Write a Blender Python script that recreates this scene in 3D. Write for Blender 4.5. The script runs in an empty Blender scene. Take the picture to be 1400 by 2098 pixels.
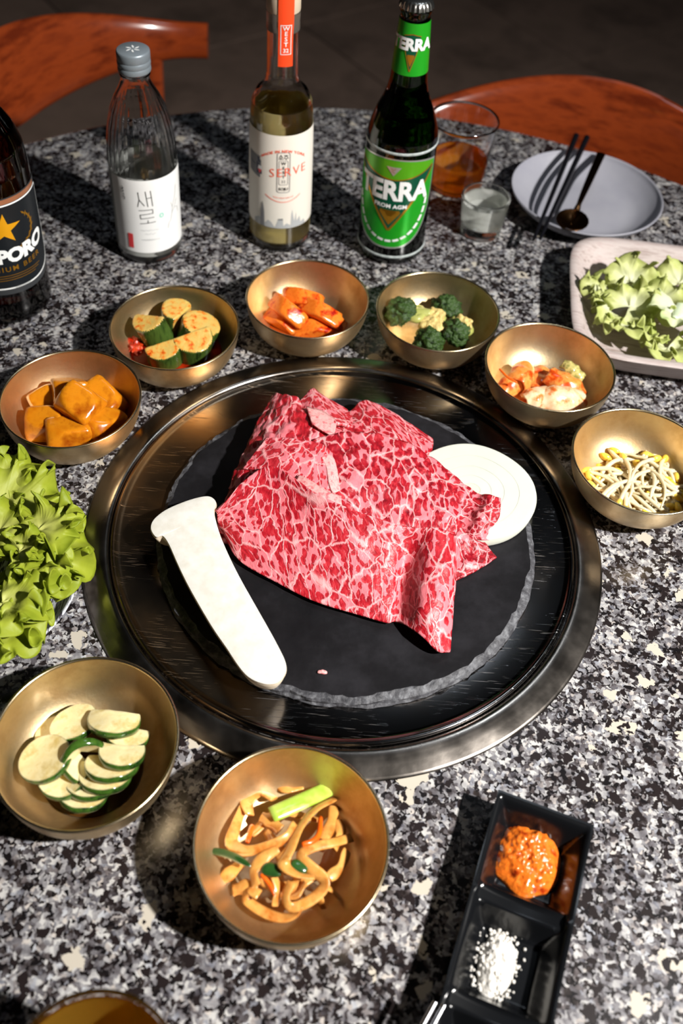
import bpy, bmesh, math, random
import numpy as np
from mathutils import Matrix, Vector, noise as mnoise

# ------------------------------------------------------------------ camera, light, exposure
R_ = math.radians
SC = bpy.context.scene
COL = SC.collection
TZ = 0.75                                   # height of the table top above the floor
CAM_F, CAM_TILT, CAM_ROLL, CAM_H = 2117.9, math.radians(43.7946), math.radians(4.4566), 0.6570
PPX, PPY = 700.0, 775.44                    # optical centre, in pixels of the 1400 x 2098 frame
CAM_D = np.array([0, math.cos(CAM_TILT), -math.sin(CAM_TILT)])
_r, _u = np.array([1.0, 0, 0]), np.array([0, math.sin(CAM_TILT), math.cos(CAM_TILT)])
CAM_R = math.cos(CAM_ROLL) * _r + math.sin(CAM_ROLL) * _u
CAM_U = -math.sin(CAM_ROLL) * _r + math.cos(CAM_ROLL) * _u
CAM_O = np.array([-0.01134, -0.50900, CAM_H])
cam = bpy.data.cameras.new('camera')
cam_ob = bpy.data.objects.new('camera', cam); COL.objects.link(cam_ob)
m = Matrix.Identity(4)
for i in range(3):
    m[i][0], m[i][1], m[i][2], m[i][3] = CAM_R[i], CAM_U[i], -CAM_D[i], CAM_O[i] + (TZ if i == 2 else 0)
cam_ob.matrix_world = m
cam.sensor_fit = 'VERTICAL'; cam.sensor_height = 36.0; cam.sensor_width = 24.0
cam.lens = CAM_F * 36.0 / 2098.0
cam.shift_y = -(1049.0 - PPY) / 2098.0
cam.clip_start = 0.02
cam.dof.use_dof = True; cam.dof.focus_distance = 0.78; cam.dof.aperture_fstop = 5.6
SC.camera = cam_ob

wd = bpy.data.worlds.new('world'); SC.world = wd; wd.use_nodes = True
wd.node_tree.nodes['Background'].inputs[0].default_value = (0.9, 0.95, 1.0, 1)
wd.node_tree.nodes['Background'].inputs[1].default_value = 0.02

def lamp(name, loc, aim, size, power, color, shape='DISK', size_y=None):
    l = bpy.data.lights.new(name, 'AREA'); l.shape = shape; l.size = size; l.energy = power; l.color = color
    if size_y: l.size_y = size_y
    o = bpy.data.objects.new(name, l); COL.objects.link(o)
    o.location = (loc[0], loc[1], loc[2] + TZ)
    o.rotation_euler = (Vector(aim) - Vector(loc)).to_track_quat('-Z', 'Y').to_euler()
    return o
fl_ = lamp('flash_lamp', (1.20, -0.68, 1.48), (0.06, -0.16, 0), 0.07, 37, (1.0, 0.97, 0.93)); fl_.data.spread = R_(115); fl_.data.cycles.is_caustics_light = True
lamp('ceiling_lamp', (0.54, 1.02, 2.20), (0.5, 0.95, 0), 0.42, 4, (0.80, 0.90, 1.0), 'RECTANGLE', 0.40)

SC.view_settings.view_transform = 'Standard'; SC.view_settings.look = 'None'
SC.view_settings.exposure = 0.0; SC.view_settings.gamma = 1.0
SC.view_settings.use_curve_mapping = False
SC.cycles.sample_clamp_indirect = 4.0
SC.cycles.max_bounces = 12; SC.cycles.transmission_bounces = 12; SC.cycles.transparent_max_bounces = 12

# ------------------------------------------------------------------ helpers
R = math.radians
rng = random.Random(7)

def W(x, y, h=0.0):
    """point of the table space (table top = 0) at height h that shows at frame position x, y"""
    D = CAM_D * CAM_F + CAM_R * (x - PPX) - CAM_U * (y - PPY)
    s = (h - CAM_H) / D[2]
    return CAM_O + s * D

def lin(c, a=1.0):
    return tuple(((v / 255) / 12.92 if v / 255 <= 0.04045 else ((v / 255 + 0.055) / 1.055) ** 2.4) for v in c) + (a,)

def tag(o, label=None, cat=None, group=None, kind=None):
    if label: o['label'] = label
    if cat: o['category'] = cat
    if group: o['group'] = group
    if kind: o['kind'] = kind
    return o

def thing(name, label, cat, loc=(0, 0, 0), rotz=0.0, group=None, kind=None):
    o = bpy.data.objects.new(name, None); COL.objects.link(o)
    o.empty_display_size = 0.02
    o.location = (loc[0], loc[1], loc[2] + TZ); o.rotation_euler = (0, 0, rotz)
    return tag(o, label, cat, group, kind)

def obj(name, V, F, mats, parent=None, loc=None, smooth=True, mi=None, uv=None, angle=None):
    me = bpy.data.meshes.new(name)
    me.from_pydata([tuple(v) for v in V], [], [tuple(f) for f in F])
    if not isinstance(mats, (list, tuple)): mats = [mats]
    for mm in mats: me.materials.append(mm)
    if mi is not None: me.polygons.foreach_set('material_index', np.asarray(mi, np.int32))
    if uv is not None:
        l = me.uv_layers.new(name='uv'); vi = np.empty(len(me.loops), np.int32)
        me.loops.foreach_get('vertex_index', vi)
        l.data.foreach_set('uv', np.asarray(uv, np.float32)[vi].ravel())
    if smooth:
        me.polygons.foreach_set('use_smooth', np.ones(len(me.polygons), bool))
        if angle: me.set_sharp_from_angle(angle=R(angle))
    me.update()
    o = bpy.data.objects.new(name, me); COL.objects.link(o)
    if parent is not None: o.parent = parent
    if loc is not None: o.location = (loc[0], loc[1], loc[2] + (TZ if parent is None else 0))
    return o

def copy_tree(o, parent=None):
    c = o.copy(); COL.objects.link(c)
    if parent is not None: c.parent = parent
    for ch in list(o.children): copy_tree(ch, c)
    return c

def join(*meshes):
    V, F = [], []
    for v, f in meshes:
        k = len(V); V += [tuple(p) for p in v]; F += [tuple(i + k for i in q) for q in f]
    return V, F

def xf(mesh, loc=(0, 0, 0), rot=(0, 0, 0), scale=(1, 1, 1)):
    from mathutils import Euler
    M = np.array(Euler(rot).to_matrix())
    return (np.asarray(mesh[0]) * np.array(scale)) @ M.T + np.array(loc), mesh[1]

def lathe(prof, n=64, rfun=None, close=False):
    V, F, k = [], [], len(prof)
    for i in range(n):
        a = 2 * math.pi * i / n
        for (r, z) in prof:
            rr = r * (rfun(a, z) if rfun else 1)
            V.append((rr * math.cos(a), rr * math.sin(a), z))
    for i in range(n):
        j = (i + 1) % n
        for q in range(k if close else k - 1):
            p = (q + 1) % k
            F.append((i * k + q, j * k + q, j * k + p, i * k + p))
    # weld collapsed poles
    return V, F

def dense(prof, step):
    out = [prof[0]]
    for a, b in zip(prof, prof[1:]):
        n = max(1, int(math.hypot(b[0] - a[0], b[1] - a[1]) / step))
        out += [(a[0] + (b[0] - a[0]) * i / n, a[1] + (b[1] - a[1]) * i / n) for i in range(1, n + 1)]
    return out

def cr(P, n, closed=False):
    """Catmull-Rom through the rows of P -> n samples"""
    P = np.asarray(P, float); k = len(P)
    t = np.linspace(0, k if closed else k - 1, n, endpoint=not closed)
    i = np.floor(t).astype(int)
    if not closed: i = np.minimum(i, k - 2)
    f = (t - i).reshape((-1,) + (1,) * (P.ndim - 1))
    g = (lambda q: P[q % k]) if closed else (lambda q: np.where(((q < 0).reshape((-1,) + (1,) * (P.ndim - 1))), 2 * P[0] - P[1], np.where((q > k - 1).reshape((-1,) + (1,) * (P.ndim - 1)), 2 * P[-1] - P[-2], P[np.clip(q, 0, k - 1)])))
    p0, p1, p2, p3 = g(i - 1), g(i), g(i + 1), g(i + 2)
    return 0.5 * (2 * p1 + (p2 - p0) * f + (2 * p0 - 5 * p1 + 4 * p2 - p3) * f ** 2 + (3 * p1 - p0 - 3 * p2 + p3) * f ** 3)

def tube(path, rad, n=10, flat=1.0, up=(0, 0, 1)):
    P = np.asarray(path, float); k = len(P)
    rad = np.full(k, rad) if np.isscalar(rad) else np.asarray(rad)
    T = np.gradient(P, axis=0); T /= np.linalg.norm(T, axis=1)[:, None] + 1e-12
    V, F = [], []
    ref = np.array(up, float)
    for i in range(k):
        b = np.cross(T[i], ref); nb = np.linalg.norm(b)
        if nb < 1e-3: b = np.cross(T[i], [1, 0, 0.2]); nb = np.linalg.norm(b)
        b /= nb; c = np.cross(b, T[i])
        for j in range(n):
            a = 2 * math.pi * j / n
            V.append(P[i] + rad[i] * (math.cos(a) * b + flat * math.sin(a) * c))
    for i in range(k - 1):
        for j in range(n):
            q = (j + 1) % n
            F.append((i * n + j, i * n + q, (i + 1) * n + q, (i + 1) * n + j))
    F.append(tuple(range(n))[::-1]); F.append(tuple((k - 1) * n + j for j in range(n)))
    return V, F

def ico(sub):
    bm = bmesh.new(); bmesh.ops.create_icosphere(bm, subdivisions=sub, radius=1)
    V = np.array([v.co[:] for v in bm.verts]); F = [tuple(v.index for v in f.verts) for f in bm.faces]
    bm.free(); return V, F
ICO = {s: ico(s) for s in (1, 2, 3, 4, 5)}

def rock(planes, p=14, sub=4, bump=0.0, freq=80, seed=0):
    """rounded solid bounded by planes (nx,ny,nz,h); returns V, F, dominating plane of each face"""
    D, F = ICO[sub]
    N = np.array([q[:3] for q in planes], float); N /= np.linalg.norm(N, axis=1)[:, None]
    h = np.array([q[3] for q in planes])
    A = np.maximum(D @ N.T / h, 0)
    r = (A ** p).sum(1) ** (-1.0 / p)
    V = D * r[:, None]
    if bump:
        V = V + D * np.array([mnoise.noise(Vector(v * freq) + Vector((seed, 0, 0))) for v in V])[:, None] * bump
    dom = A.argmax(1)
    fd = [dom[f[0]] if dom[f[0]] == dom[f[1]] or dom[f[0]] == dom[f[2]] else dom[f[1]] for f in F]
    return V, F, np.array(fd)

def nz(v, f, s=0): return mnoise.noise(Vector((v[0] * f + s, v[1] * f - s, v[2] * f + 3.1 * s)))

def sheet(S, thick, bump=0.0, freq=60, seed=0, down=True):
    """S: nu x nv x 3 grid -> closed thin slab below the grid; uv in metres"""
    S = np.array(S, float); nu, nv, _ = S.shape
    du = np.gradient(S, axis=0); dv = np.gradient(S, axis=1)
    N = np.cross(du, dv); N /= np.linalg.norm(N, axis=2)[:, :, None] + 1e-12
    if N[:, :, 2].mean() < 0: N = -N; flip = True
    else: flip = False
    if bump:
        for i in range(nu):
            for j in range(nv):
                S[i, j] += N[i, j] * bump * (nz(S[i, j], freq, seed) + 0.5 * nz(S[i, j], freq * 2.3, seed))
    B = S - N * thick
    V = np.concatenate([S.reshape(-1, 3), B.reshape(-1, 3)]); o = nu * nv
    F = []
    for i in range(nu - 1):
        for j in range(nv - 1):
            a, b, c, d = i * nv + j, (i + 1) * nv + j, (i + 1) * nv + j + 1, i * nv + j + 1
            F.append((a, b, c, d) if not flip else (d, c, b, a))
            F.append((o + d, o + c, o + b, o + a) if not flip else (o + a, o + b, o + c, o + d))
    ring = [i * nv for i in range(nu)] + [(nu - 1) * nv + j for j in range(1, nv)] + [i * nv + nv - 1 for i in range(nu - 2, -1, -1)] + [j for j in range(nv - 2, 0, -1)]
    for a, b in zip(ring, ring[1:] + ring[:1]):
        F.append((b, a, o + a, o + b) if not flip else (a, b, o + b, o + a))
    lu = np.concatenate([[0], np.cumsum(np.linalg.norm(np.diff(S.mean(1), axis=0), axis=1))])
    lv = np.concatenate([[0], np.cumsum(np.linalg.norm(np.diff(S.mean(0), axis=0), axis=1))])
    UV = np.stack(np.meshgrid(lu, lv, indexing='ij'), -1).reshape(-1, 2)
    return V, F, np.concatenate([UV, UV])

def grid_px(rows, nu, nv):
    """rows of (x, y, z) frame positions with a height -> smooth nu x nv surface in table space"""
    G = np.array([[W(*p) for p in row] for row in rows])
    G = cr(G, nu)
    return np.swapaxes(cr(np.swapaxes(G, 0, 1), nv), 0, 1)

def box(sx, sy, sz, c=(0, 0, 0), bev=0.0):
    bm = bmesh.new(); bmesh.ops.create_cube(bm, size=1)
    for v in bm.verts: v.co = Vector((v.co.x * sx + c[0], v.co.y * sy + c[1], v.co.z * sz + c[2]))
    if bev: bmesh.ops.bevel(bm, geom=bm.edges[:], offset=bev, segments=2, affect='EDGES', profile=0.6)
    V = [v.co[:] for v in bm.verts]; bm.verts.index_update(); F = [tuple(v.index for v in f.verts) for f in bm.faces]; bm.free()
    return V, F

# ------------------------------------------------------------------ materials
def nodes(name):
    mt = bpy.data.materials.new(name); mt.use_nodes = True
    nt = mt.node_tree; return mt, nt, nt.nodes['Principled BSDF']

def N(nt, typ, **kw):
    n = nt.nodes.new(typ)
    for k, v in kw.items():
        if k in n.inputs.keys(): n.inputs[k].default_value = v
        else: setattr(n, k, v)
    return n

def ramp(nt, stops, interp='LINEAR'):
    n = nt.nodes.new('ShaderNodeValToRGB'); cr_ = n.color_ramp; cr_.interpolation = interp
    while len(cr_.elements) < len(stops): cr_.elements.new(0.5)
    for e, (p, c) in zip(cr_.elements, stops): e.position = p; e.color = c
    return n

def mat(name, color, rough=0.5, metal=0.0, spec=0.5, coat=0.0, sss=0.0, sssr=(1, .4, .2), sss_scale=0.004, trans=0.0, ior=1.45,
        vary=None, vscale=60, vdetail=3, vstops=None, bump=0.0, bscale=200, coords='Object', rvary=0.0, stretch=None):
    """principled material; vary: colours blended by a noise; bump: relief by a noise"""
    mt, nt, b = nodes(name); L = nt.links.new
    I = b.inputs
    I['Base Color'].default_value = lin(color); I['Roughness'].default_value = rough; I['Metallic'].default_value = metal
    I['Specular IOR Level'].default_value = spec; I['Coat Weight'].default_value = coat; I['Coat Roughness'].default_value = 0.08
    I['IOR'].default_value = ior; I['Transmission Weight'].default_value = trans
    if sss:
        I['Subsurface Weight'].default_value = sss; I['Subsurface Radius'].default_value = sssr; I['Subsurface Scale'].default_value = sss_scale
    if vary or bump or rvary:
        tc = N(nt, 'ShaderNodeTexCoord'); src = tc.outputs[coords]
        if stretch:
            mp = N(nt, 'ShaderNodeMapping'); mp.inputs['Scale'].default_value = stretch; L(src, mp.inputs[0]); src = mp.outputs[0]
    if vary or rvary:
        n = N(nt, 'ShaderNodeTexNoise', Scale=vscale, Detail=vdetail, Roughness=0.6); L(src, n.inputs['Vector'])
    if vary:
        stops = vstops or np.linspace(0.32, 0.68, len(vary) + 1)
        r = ramp(nt, list(zip(stops, [lin(color)] + [lin(c) for c in vary]))); L(n.outputs[0], r.inputs[0]); L(r.outputs[0], I['Base Color'])
    if rvary:
        mr = N(nt, 'ShaderNodeMapRange'); mr.inputs[1].default_value = 0.3; mr.inputs[2].default_value = 0.7
        mr.inputs[3].default_value = max(0.02, rough - rvary); mr.inputs[4].default_value = rough + rvary
        L(n.outputs[0], mr.inputs[0]); L(mr.outputs[0], I['Roughness'])
    if bump:
        n2 = N(nt, 'ShaderNodeTexNoise', Scale=bscale, Detail=3.0); L(src, n2.inputs['Vector'])
        bp = N(nt, 'ShaderNodeBump', Strength=min(1, bump), Distance=0.001); L(n2.outputs[0], bp.inputs['Height']); L(bp.outputs[0], I['Normal'])
    return mt

def granite():
    mt, nt, b = nodes('granite'); L = nt.links.new
    tc = N(nt, 'ShaderNodeTexCoord')
    dn = N(nt, 'ShaderNodeTexNoise', Scale=220.0, Detail=4.0); L(tc.outputs['Object'], dn.inputs['Vector'])
    mx = N(nt, 'ShaderNodeVectorMath', operation='MULTIPLY_ADD'); L(dn.outputs['Color'], mx.inputs[0])
    mx.inputs[1].default_value = (0.008, 0.008, 0.008); L(tc.outputs['Object'], mx.inputs[2])
    def cells(scale):
        v = N(nt, 'ShaderNodeTexVoronoi', Scale=scale, Randomness=1.0); L(mx.outputs[0], v.inputs['Vector'])
        s = N(nt, 'ShaderNodeSeparateColor'); L(v.outputs['Color'], s.inputs[0]); return s
    a = cells(400.0)
    big = N(nt, 'ShaderNodeTexNoise', Scale=75.0, Detail=3.0); L(tc.outputs['Object'], big.inputs['Vector'])
    sh = N(nt, 'ShaderNodeMath', operation='MULTIPLY_ADD'); L(big.outputs[0], sh.inputs[0]); sh.inputs[1].default_value = 1.5; sh.inputs[2].default_value = -0.86
    ad = N(nt, 'ShaderNodeMath', operation='ADD'); L(a.outputs[0], ad.inputs[0]); L(sh.outputs[0], ad.inputs[1])
    r1 = ramp(nt, [(0.0, lin((20, 17, 18))), (0.15, lin((46, 40, 39))), (0.30, lin((84, 80, 83))), (0.48, lin((112, 110, 113))), (0.66, lin((142, 140, 141))), (0.92, lin((182, 180, 177)))], 'LINEAR')
    L(ad.outputs[0], r1.inputs[0])
    tint = ramp(nt, [(0.0, (1, 1, 1, 1)), (0.76, (0.82, 0.88, 1.0, 1)), (0.86, (1.0, 0.90, 0.82, 1))], 'CONSTANT'); L(a.outputs[1], tint.inputs[0])
    m1 = N(nt, 'ShaderNodeMix', data_type='RGBA', blend_type='MULTIPLY'); m1.inputs[0].default_value = 0.65
    L(r1.outputs[0], m1.inputs[6]); L(tint.outputs[0], m1.inputs[7])
    c = cells(105.0)                                             # pale feldspar and dark mica, larger and rarer
    g = N(nt, 'ShaderNodeMath', operation='GREATER_THAN'); g.inputs[1].default_value = 0.972; L(c.outputs[0], g.inputs[0])
    m2 = N(nt, 'ShaderNodeMix', data_type='RGBA'); L(g.outputs[0], m2.inputs[0]); L(m1.outputs[2], m2.inputs[6]); m2.inputs[7].default_value = lin((182, 174, 160))
    c2 = cells(190.0)
    g2 = N(nt, 'ShaderNodeMath', operation='GREATER_THAN'); g2.inputs[1].default_value = 0.86; L(c2.outputs[2], g2.inputs[0])
    m3 = N(nt, 'ShaderNodeMix', data_type='RGBA'); L(g2.outputs[0], m3.inputs[0]); L(m2.outputs[2], m3.inputs[6]); m3.inputs[7].default_value = lin((32, 26, 26))
    L(m3.outputs[2], b.inputs['Base Color'])
    b.inputs['Roughness'].default_value = 0.22; b.inputs['Specular IOR Level'].default_value = 0.45
    return mt

def meat_mat(name, seed, fat=0.07, red=(186, 22, 40), dark=(140, 8, 26), scale=1.0, angle=0.6, stretch=2.6):
    mt, nt, b = nodes(name); L = nt.links.new
    uvn = N(nt, 'ShaderNodeTexCoord')
    dn = N(nt, 'ShaderNodeTexNoise', Scale=130.0, Detail=5.0); L(uvn.outputs['UV'], dn.inputs['Vector'])
    mx = N(nt, 'ShaderNodeVectorMath', operation='MULTIPLY_ADD'); L(dn.outputs['Color'], mx.inputs[0])
    mx.inputs[1].default_value = (0.0075, 0.0075, 0.0); L(uvn.outputs['UV'], mx.inputs[2])
    # direction of the grain drifts over the slice
    mp = N(nt, 'ShaderNodeMapping'); mp.inputs['Location'].default_value = (seed * 1.7, seed * 0.9, 0); mp.inputs['Rotation'].default_value = (0, 0, angle)
    mp.inputs['Scale'].default_value = (1.0, 1.0 / stretch, 1); L(mx.outputs[0], mp.inputs[0])
    wn = N(nt, 'ShaderNodeTexNoise', Scale=38.0, Detail=2.0); L(mx.outputs[0], wn.inputs['Vector'])
    v = N(nt, 'ShaderNodeTexVoronoi', Scale=285.0 * scale, Randomness=1.0); L(mp.outputs[0], v.inputs['Vector'])          # rounded red bundles
    th_ = N(nt, 'ShaderNodeMapRange'); th_.inputs[1].default_value = 0.34; th_.inputs[2].default_value = 0.64; th_.inputs[3].default_value = 0.70 - fat; th_.inputs[4].default_value = 0.43 - fat
    L(wn.outputs[0], th_.inputs[0])
    sb_ = N(nt, 'ShaderNodeMath', operation='SUBTRACT'); L(v.outputs['Distance'], sb_.inputs[0]); L(th_.outputs[0], sb_.inputs[1])
    p = N(nt, 'ShaderNodeMapRange', interpolation_type='SMOOTHSTEP'); p.inputs[1].default_value = 0.0; p.inputs[2].default_value = 0.13; L(sb_.outputs[0], p.inputs[0])
    v2 = N(nt, 'ShaderNodeTexVoronoi', feature='DISTANCE_TO_EDGE', Scale=74.0 * scale); L(mp.outputs[0], v2.inputs['Vector'])   # the main fat veins
    e2 = N(nt, 'ShaderNodeMapRange', interpolation_type='SMOOTHSTEP'); e2.inputs[1].default_value = 0.004; e2.inputs[2].default_value = 0.050; e2.inputs[3].default_value = 0.85; e2.inputs[4].default_value = 0; L(v2.outputs['Distance'], e2.inputs[0])
    q2 = N(nt, 'ShaderNodeMath', operation='MAXIMUM'); L(p.outputs[0], q2.inputs[0]); L(e2.outputs[0], q2.inputs[1])
    fn = N(nt, 'ShaderNodeTexNoise', Scale=330.0, Detail=3.0); L(mp.outputs[0], fn.inputs['Vector'])
    rr = ramp(nt, [(0.30, lin(dark)), (0.52, lin(red)), (0.78, lin((206, 62, 70)))]); L(fn.outputs[0], rr.inputs[0])
    fc = N(nt, 'ShaderNodeMix', data_type='RGBA'); L(e2.outputs[0], fc.inputs[0]); fc.inputs[6].default_value = lin((220, 118, 126)); fc.inputs[7].default_value = lin((234, 172, 172))
    mc = N(nt, 'ShaderNodeMix', data_type='RGBA'); L(q2.outputs[0], mc.inputs[0]); L(rr.outputs[0], mc.inputs[6]); L(fc.outputs[2], mc.inputs[7])
    L(mc.outputs[2], b.inputs['Base Color'])
    b.inputs['Roughness'].default_value = 0.42; b.inputs['Specular IOR Level'].default_value = 0.45
    b.inputs['Subsurface Weight'].default_value = 0.12; b.inputs['Subsurface Radius'].default_value = (1, .2, .15); b.inputs['Subsurface Scale'].default_value = 0.003
    ad = N(nt, 'ShaderNodeMath', operation='MULTIPLY_ADD'); L(q2.outputs[0], ad.inputs[0]); ad.inputs[1].default_value = 0.5; L(fn.outputs[0], ad.inputs[2])
    bp = N(nt, 'ShaderNodeBump', Strength=0.55, Distance=0.0012); L(ad.outputs[0], bp.inputs['Height']); L(bp.outputs[0], b.inputs['Normal'])
    return mt

def leaf_mat(name, c1, c2, c3, vs=60):
    mt, nt, b = nodes(name); L = nt.links.new
    tc = N(nt, 'ShaderNodeTexCoord'); n = N(nt, 'ShaderNodeTexNoise', Scale=vs, Detail=4.0); L(tc.outputs['Object'], n.inputs['Vector'])
    sp = N(nt, 'ShaderNodeSeparateXYZ'); L(tc.outputs['UV'], sp.inputs[0])       # u = distance from the leaf's heart
    ad = N(nt, 'ShaderNodeMath', operation='MULTIPLY_ADD'); L(n.outputs[0], ad.inputs[0]); ad.inputs[1].default_value = 0.5; L(sp.outputs[0], ad.inputs[2])
    r = ramp(nt, [(0.25, lin(c1)), (0.7, lin(c2)), (1.15 if False else 1.0, lin(c3))]); L(ad.outputs[0], r.inputs[0]); L(r.outputs[0], b.inputs['Base Color'])
    b.inputs['Roughness'].default_value = 0.5; b.inputs['Specular IOR Level'].default_value = 0.35
    v = N(nt, 'ShaderNodeTexVoronoi', feature='DISTANCE_TO_EDGE', Scale=130.0); L(tc.outputs['Object'], v.inputs['Vector'])
    bp = N(nt, 'ShaderNodeBump', Strength=0.35, Distance=0.001); L(v.outputs['Distance'], bp.inputs['Height']); L(bp.outputs[0], b.inputs['Normal'])
    tr = N(nt, 'ShaderNodeBsdfTranslucent'); L(r.outputs[0], tr.inputs[0])
    ms = N(nt, 'ShaderNodeMixShader'); ms.inputs[0].default_value = 0.36
    L(b.outputs[0], ms.inputs[1]); L(tr.outputs[0], ms.inputs[2]); L(ms.outputs[0], nt.nodes['Material Output'].inputs[0])
    return mt

M = {}
M['granite'] = granite()
M['brass'] = mat('brushed_brass', (220, 200, 164), 0.43, 1.0, vary=[(212, 188, 148), (192, 162, 118)], vscale=38, vdetail=5, rvary=0.07, bump=0.10, bscale=420)
M['brass_rim'] = mat('worn_brass_rim', (206, 186, 150), 0.26, 1.0)
M['steel_ring'] = mat('stainless_steel', (160, 152, 144), 0.23, 1.0, rvary=0.06, vscale=30, bump=0.03, bscale=300)
def plate_mat():
    mt, nt, b = nodes('seared_steel'); L = nt.links.new
    tc = N(nt, 'ShaderNodeTexCoord')
    n = N(nt, 'ShaderNodeTexNoise', Scale=9.0, Detail=5.0); L(tc.outputs['Object'], n.inputs['Vector'])
    sx_ = N(nt, 'ShaderNodeSeparateXYZ'); L(tc.outputs['Object'], sx_.inputs[0])     # the left side is browned by the burner
    mm = N(nt, 'ShaderNodeMath', operation='MULTIPLY_ADD'); L(sx_.outputs[0], mm.inputs[0]); mm.inputs[1].default_value = -1.5; L(n.outputs[0], mm.inputs[2])
    r = ramp(nt, [(0.40, lin((122, 120, 120))), (0.62, lin((122, 104, 84))), (0.85, lin((150, 106, 60)))]); L(mm.outputs[0], r.inputs[0])
    L(r.outputs[0], b.inputs['Base Color']); b.inputs['Metallic'].default_value = 1.0
    # long fine scratches in two directions
    hs = []
    for a, sc in ((0.6, 1.0), (-0.9, 1.3), (1.9, 0.8)):
        mp = N(nt, 'ShaderNodeMapping'); mp.inputs['Rotation'].default_value = (0, 0, a); mp.inputs['Scale'].default_value = (34 * sc, 1500 * sc, 1); L(tc.outputs['Object'], mp.inputs[0])
        q = N(nt, 'ShaderNodeTexNoise', Scale=1.0, Detail=1.0); L(mp.outputs[0], q.inputs['Vector'])
        g = N(nt, 'ShaderNodeMapRange'); g.inputs[1].default_value = 0.69; g.inputs[2].default_value = 0.76; L(q.outputs[0], g.inputs[0]); hs.append(g)
    s = N(nt, 'ShaderNodeMath', operation='ADD'); L(hs[0].outputs[0], s.inputs[0]); L(hs[1].outputs[0], s.inputs[1])
    s2 = N(nt, 'ShaderNodeMath', operation='ADD', use_clamp=True); L(s.outputs[0], s2.inputs[0]); L(hs[2].outputs[0], s2.inputs[1])
    pm = N(nt, 'ShaderNodeTexNoise', Scale=22.0, Detail=2.0); L(tc.outputs['Object'], pm.inputs['Vector'])
    pr_ = N(nt, 'ShaderNodeMapRange'); pr_.inputs[1].default_value = 0.45; pr_.inputs[2].default_value = 0.62; L(pm.outputs[0], pr_.inputs[0])
    s3 = N(nt, 'ShaderNodeMath', operation='MULTIPLY'); L(s2.outputs[0], s3.inputs[0]); L(pr_.outputs[0], s3.inputs[1]); s2 = s3
    ro = N(nt, 'ShaderNodeMapRange'); ro.inputs[1].default_value = 0.45; ro.inputs[2].default_value = 0.85; ro.inputs[3].default_value = 0.13; ro.inputs[4].default_value = 0.40; L(mm.outputs[0], ro.inputs[0])
    mr = N(nt, 'ShaderNodeMath', operation='MULTIPLY_ADD', use_clamp=True); L(s2.outputs[0], mr.inputs[0]); mr.inputs[1].default_value = 0.35; L(ro.outputs[0], mr.inputs[2]); L(mr.outputs[0], b.inputs['Roughness'])
    bp = N(nt, 'ShaderNodeBump', Strength=0.35, Distance=0.0006); L(s2.outputs[0], bp.inputs['Height']); L(bp.outputs[0], b.inputs['Normal'])
    return mt
M['plate'] = plate_mat()
M['slate'] = mat('slate', (15, 14, 16), 0.48, spec=0.2, vary=[(21, 20, 22), (33, 32, 35)], vscale=26, vdetail=6, bump=0.25, bscale=120)
M['slate_edge'] = mat('chipped_slate', (40, 40, 44), 0.6, vary=[(66, 66, 70), (104, 105, 109)], vscale=160, vdetail=4, bump=0.9, bscale=260)
M['mush'] = mat('mushroom_flesh', (216, 214, 207), 0.55, sss=0.25, sss_scale=0.004, sssr=(1, .9, .75), vary=[(210, 207, 198), (203, 199, 188)], vscale=90, bump=0.18, bscale=180)
M['mush_skin'] = mat('mushroom_skin', (222, 208, 186), 0.6, vary=[(206, 188, 160)], vscale=60, bump=0.2)
M['onion'] = mat('onion_flesh', (212, 213, 200), 0.36, sss=0.35, sss_scale=0.006, sssr=(1, 1, .8), vary=[(206, 209, 194)], vscale=30)
M['onion_heart'] = mat('onion_heart', (222, 222, 190), 0.36, sss=0.35, sss_scale=0.006, sssr=(1, 1, .8))
M['meat'] = [meat_mat('marbled_beef_%s' % 'abcdefg'[i], i + 1, f, angle=a, stretch=st, scale=s, red=rd, dark=dk) for i, (f, a, st, s, rd, dk) in enumerate(
    [(0.04, 0.5, 1.5, 0.92, (178, 24, 38), (140, 10, 24)), (0.0, -0.4, 1.5, 0.90, (160, 16, 32), (112, 6, 20)), (0.0, 0.2, 1.7, 0.85, (150, 14, 30), (104, 4, 18)),
     (0.03, 0.9, 1.6, 0.95, (172, 24, 38), (126, 8, 22)), (-0.02, 1.3, 3.0, 0.7, (164, 18, 32), (116, 6, 20)), (0.06, 0.3, 1.5, 1.0, (184, 40, 50), (146, 18, 30)), (-0.04, 1.2, 3.4, 0.7, (140, 12, 26), (96, 4, 16))])]
M['fat'] = mat('beef_fat', (220, 138, 140), 0.42, sss=0.2, sss_scale=0.003, sssr=(1, .5, .45), vary=[(230, 172, 168), (206, 96, 104)], vscale=190, bump=.3)
M['glass'] = mat('clear_glass', (255, 255, 255), 0.0, trans=1.0, ior=1.47)
M['glass_green'] = mat('green_glass', (30, 96, 22), 0.0, trans=1.0, ior=1.5)
M['glass_brown'] = mat('brown_glass', (92, 34, 12), 0.0, trans=1.0, ior=1.5)
M['water'] = mat('clear_liquor', (250, 252, 246), 0.0, trans=0.42, ior=0.912)
M['surface'] = mat('liquid_surface', (255, 255, 255), 0.0, trans=1.0, ior=1.34)
M['straw'] = mat('straw_liquor', (240, 222, 152), 0.0, trans=0.50, ior=0.912)
M['amber'] = mat('amber_drink', (255, 160, 40), 0.0, trans=0.48, ior=0.912)
M['gold_drink'] = mat('golden_drink', (250, 196, 72), 0.0, trans=0.70, ior=0.912)
M['beer_green'] = mat('beer_in_green', (200, 160, 60), 0.0, trans=1.0, ior=0.912)
M['cap_grey'] = mat('grey_cap', (142, 152, 158), 0.38, 0.35, vary=[(132, 142, 150)], vscale=40)
M['white_print'] = mat('white_print', (236, 238, 236), 0.45)
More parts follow.
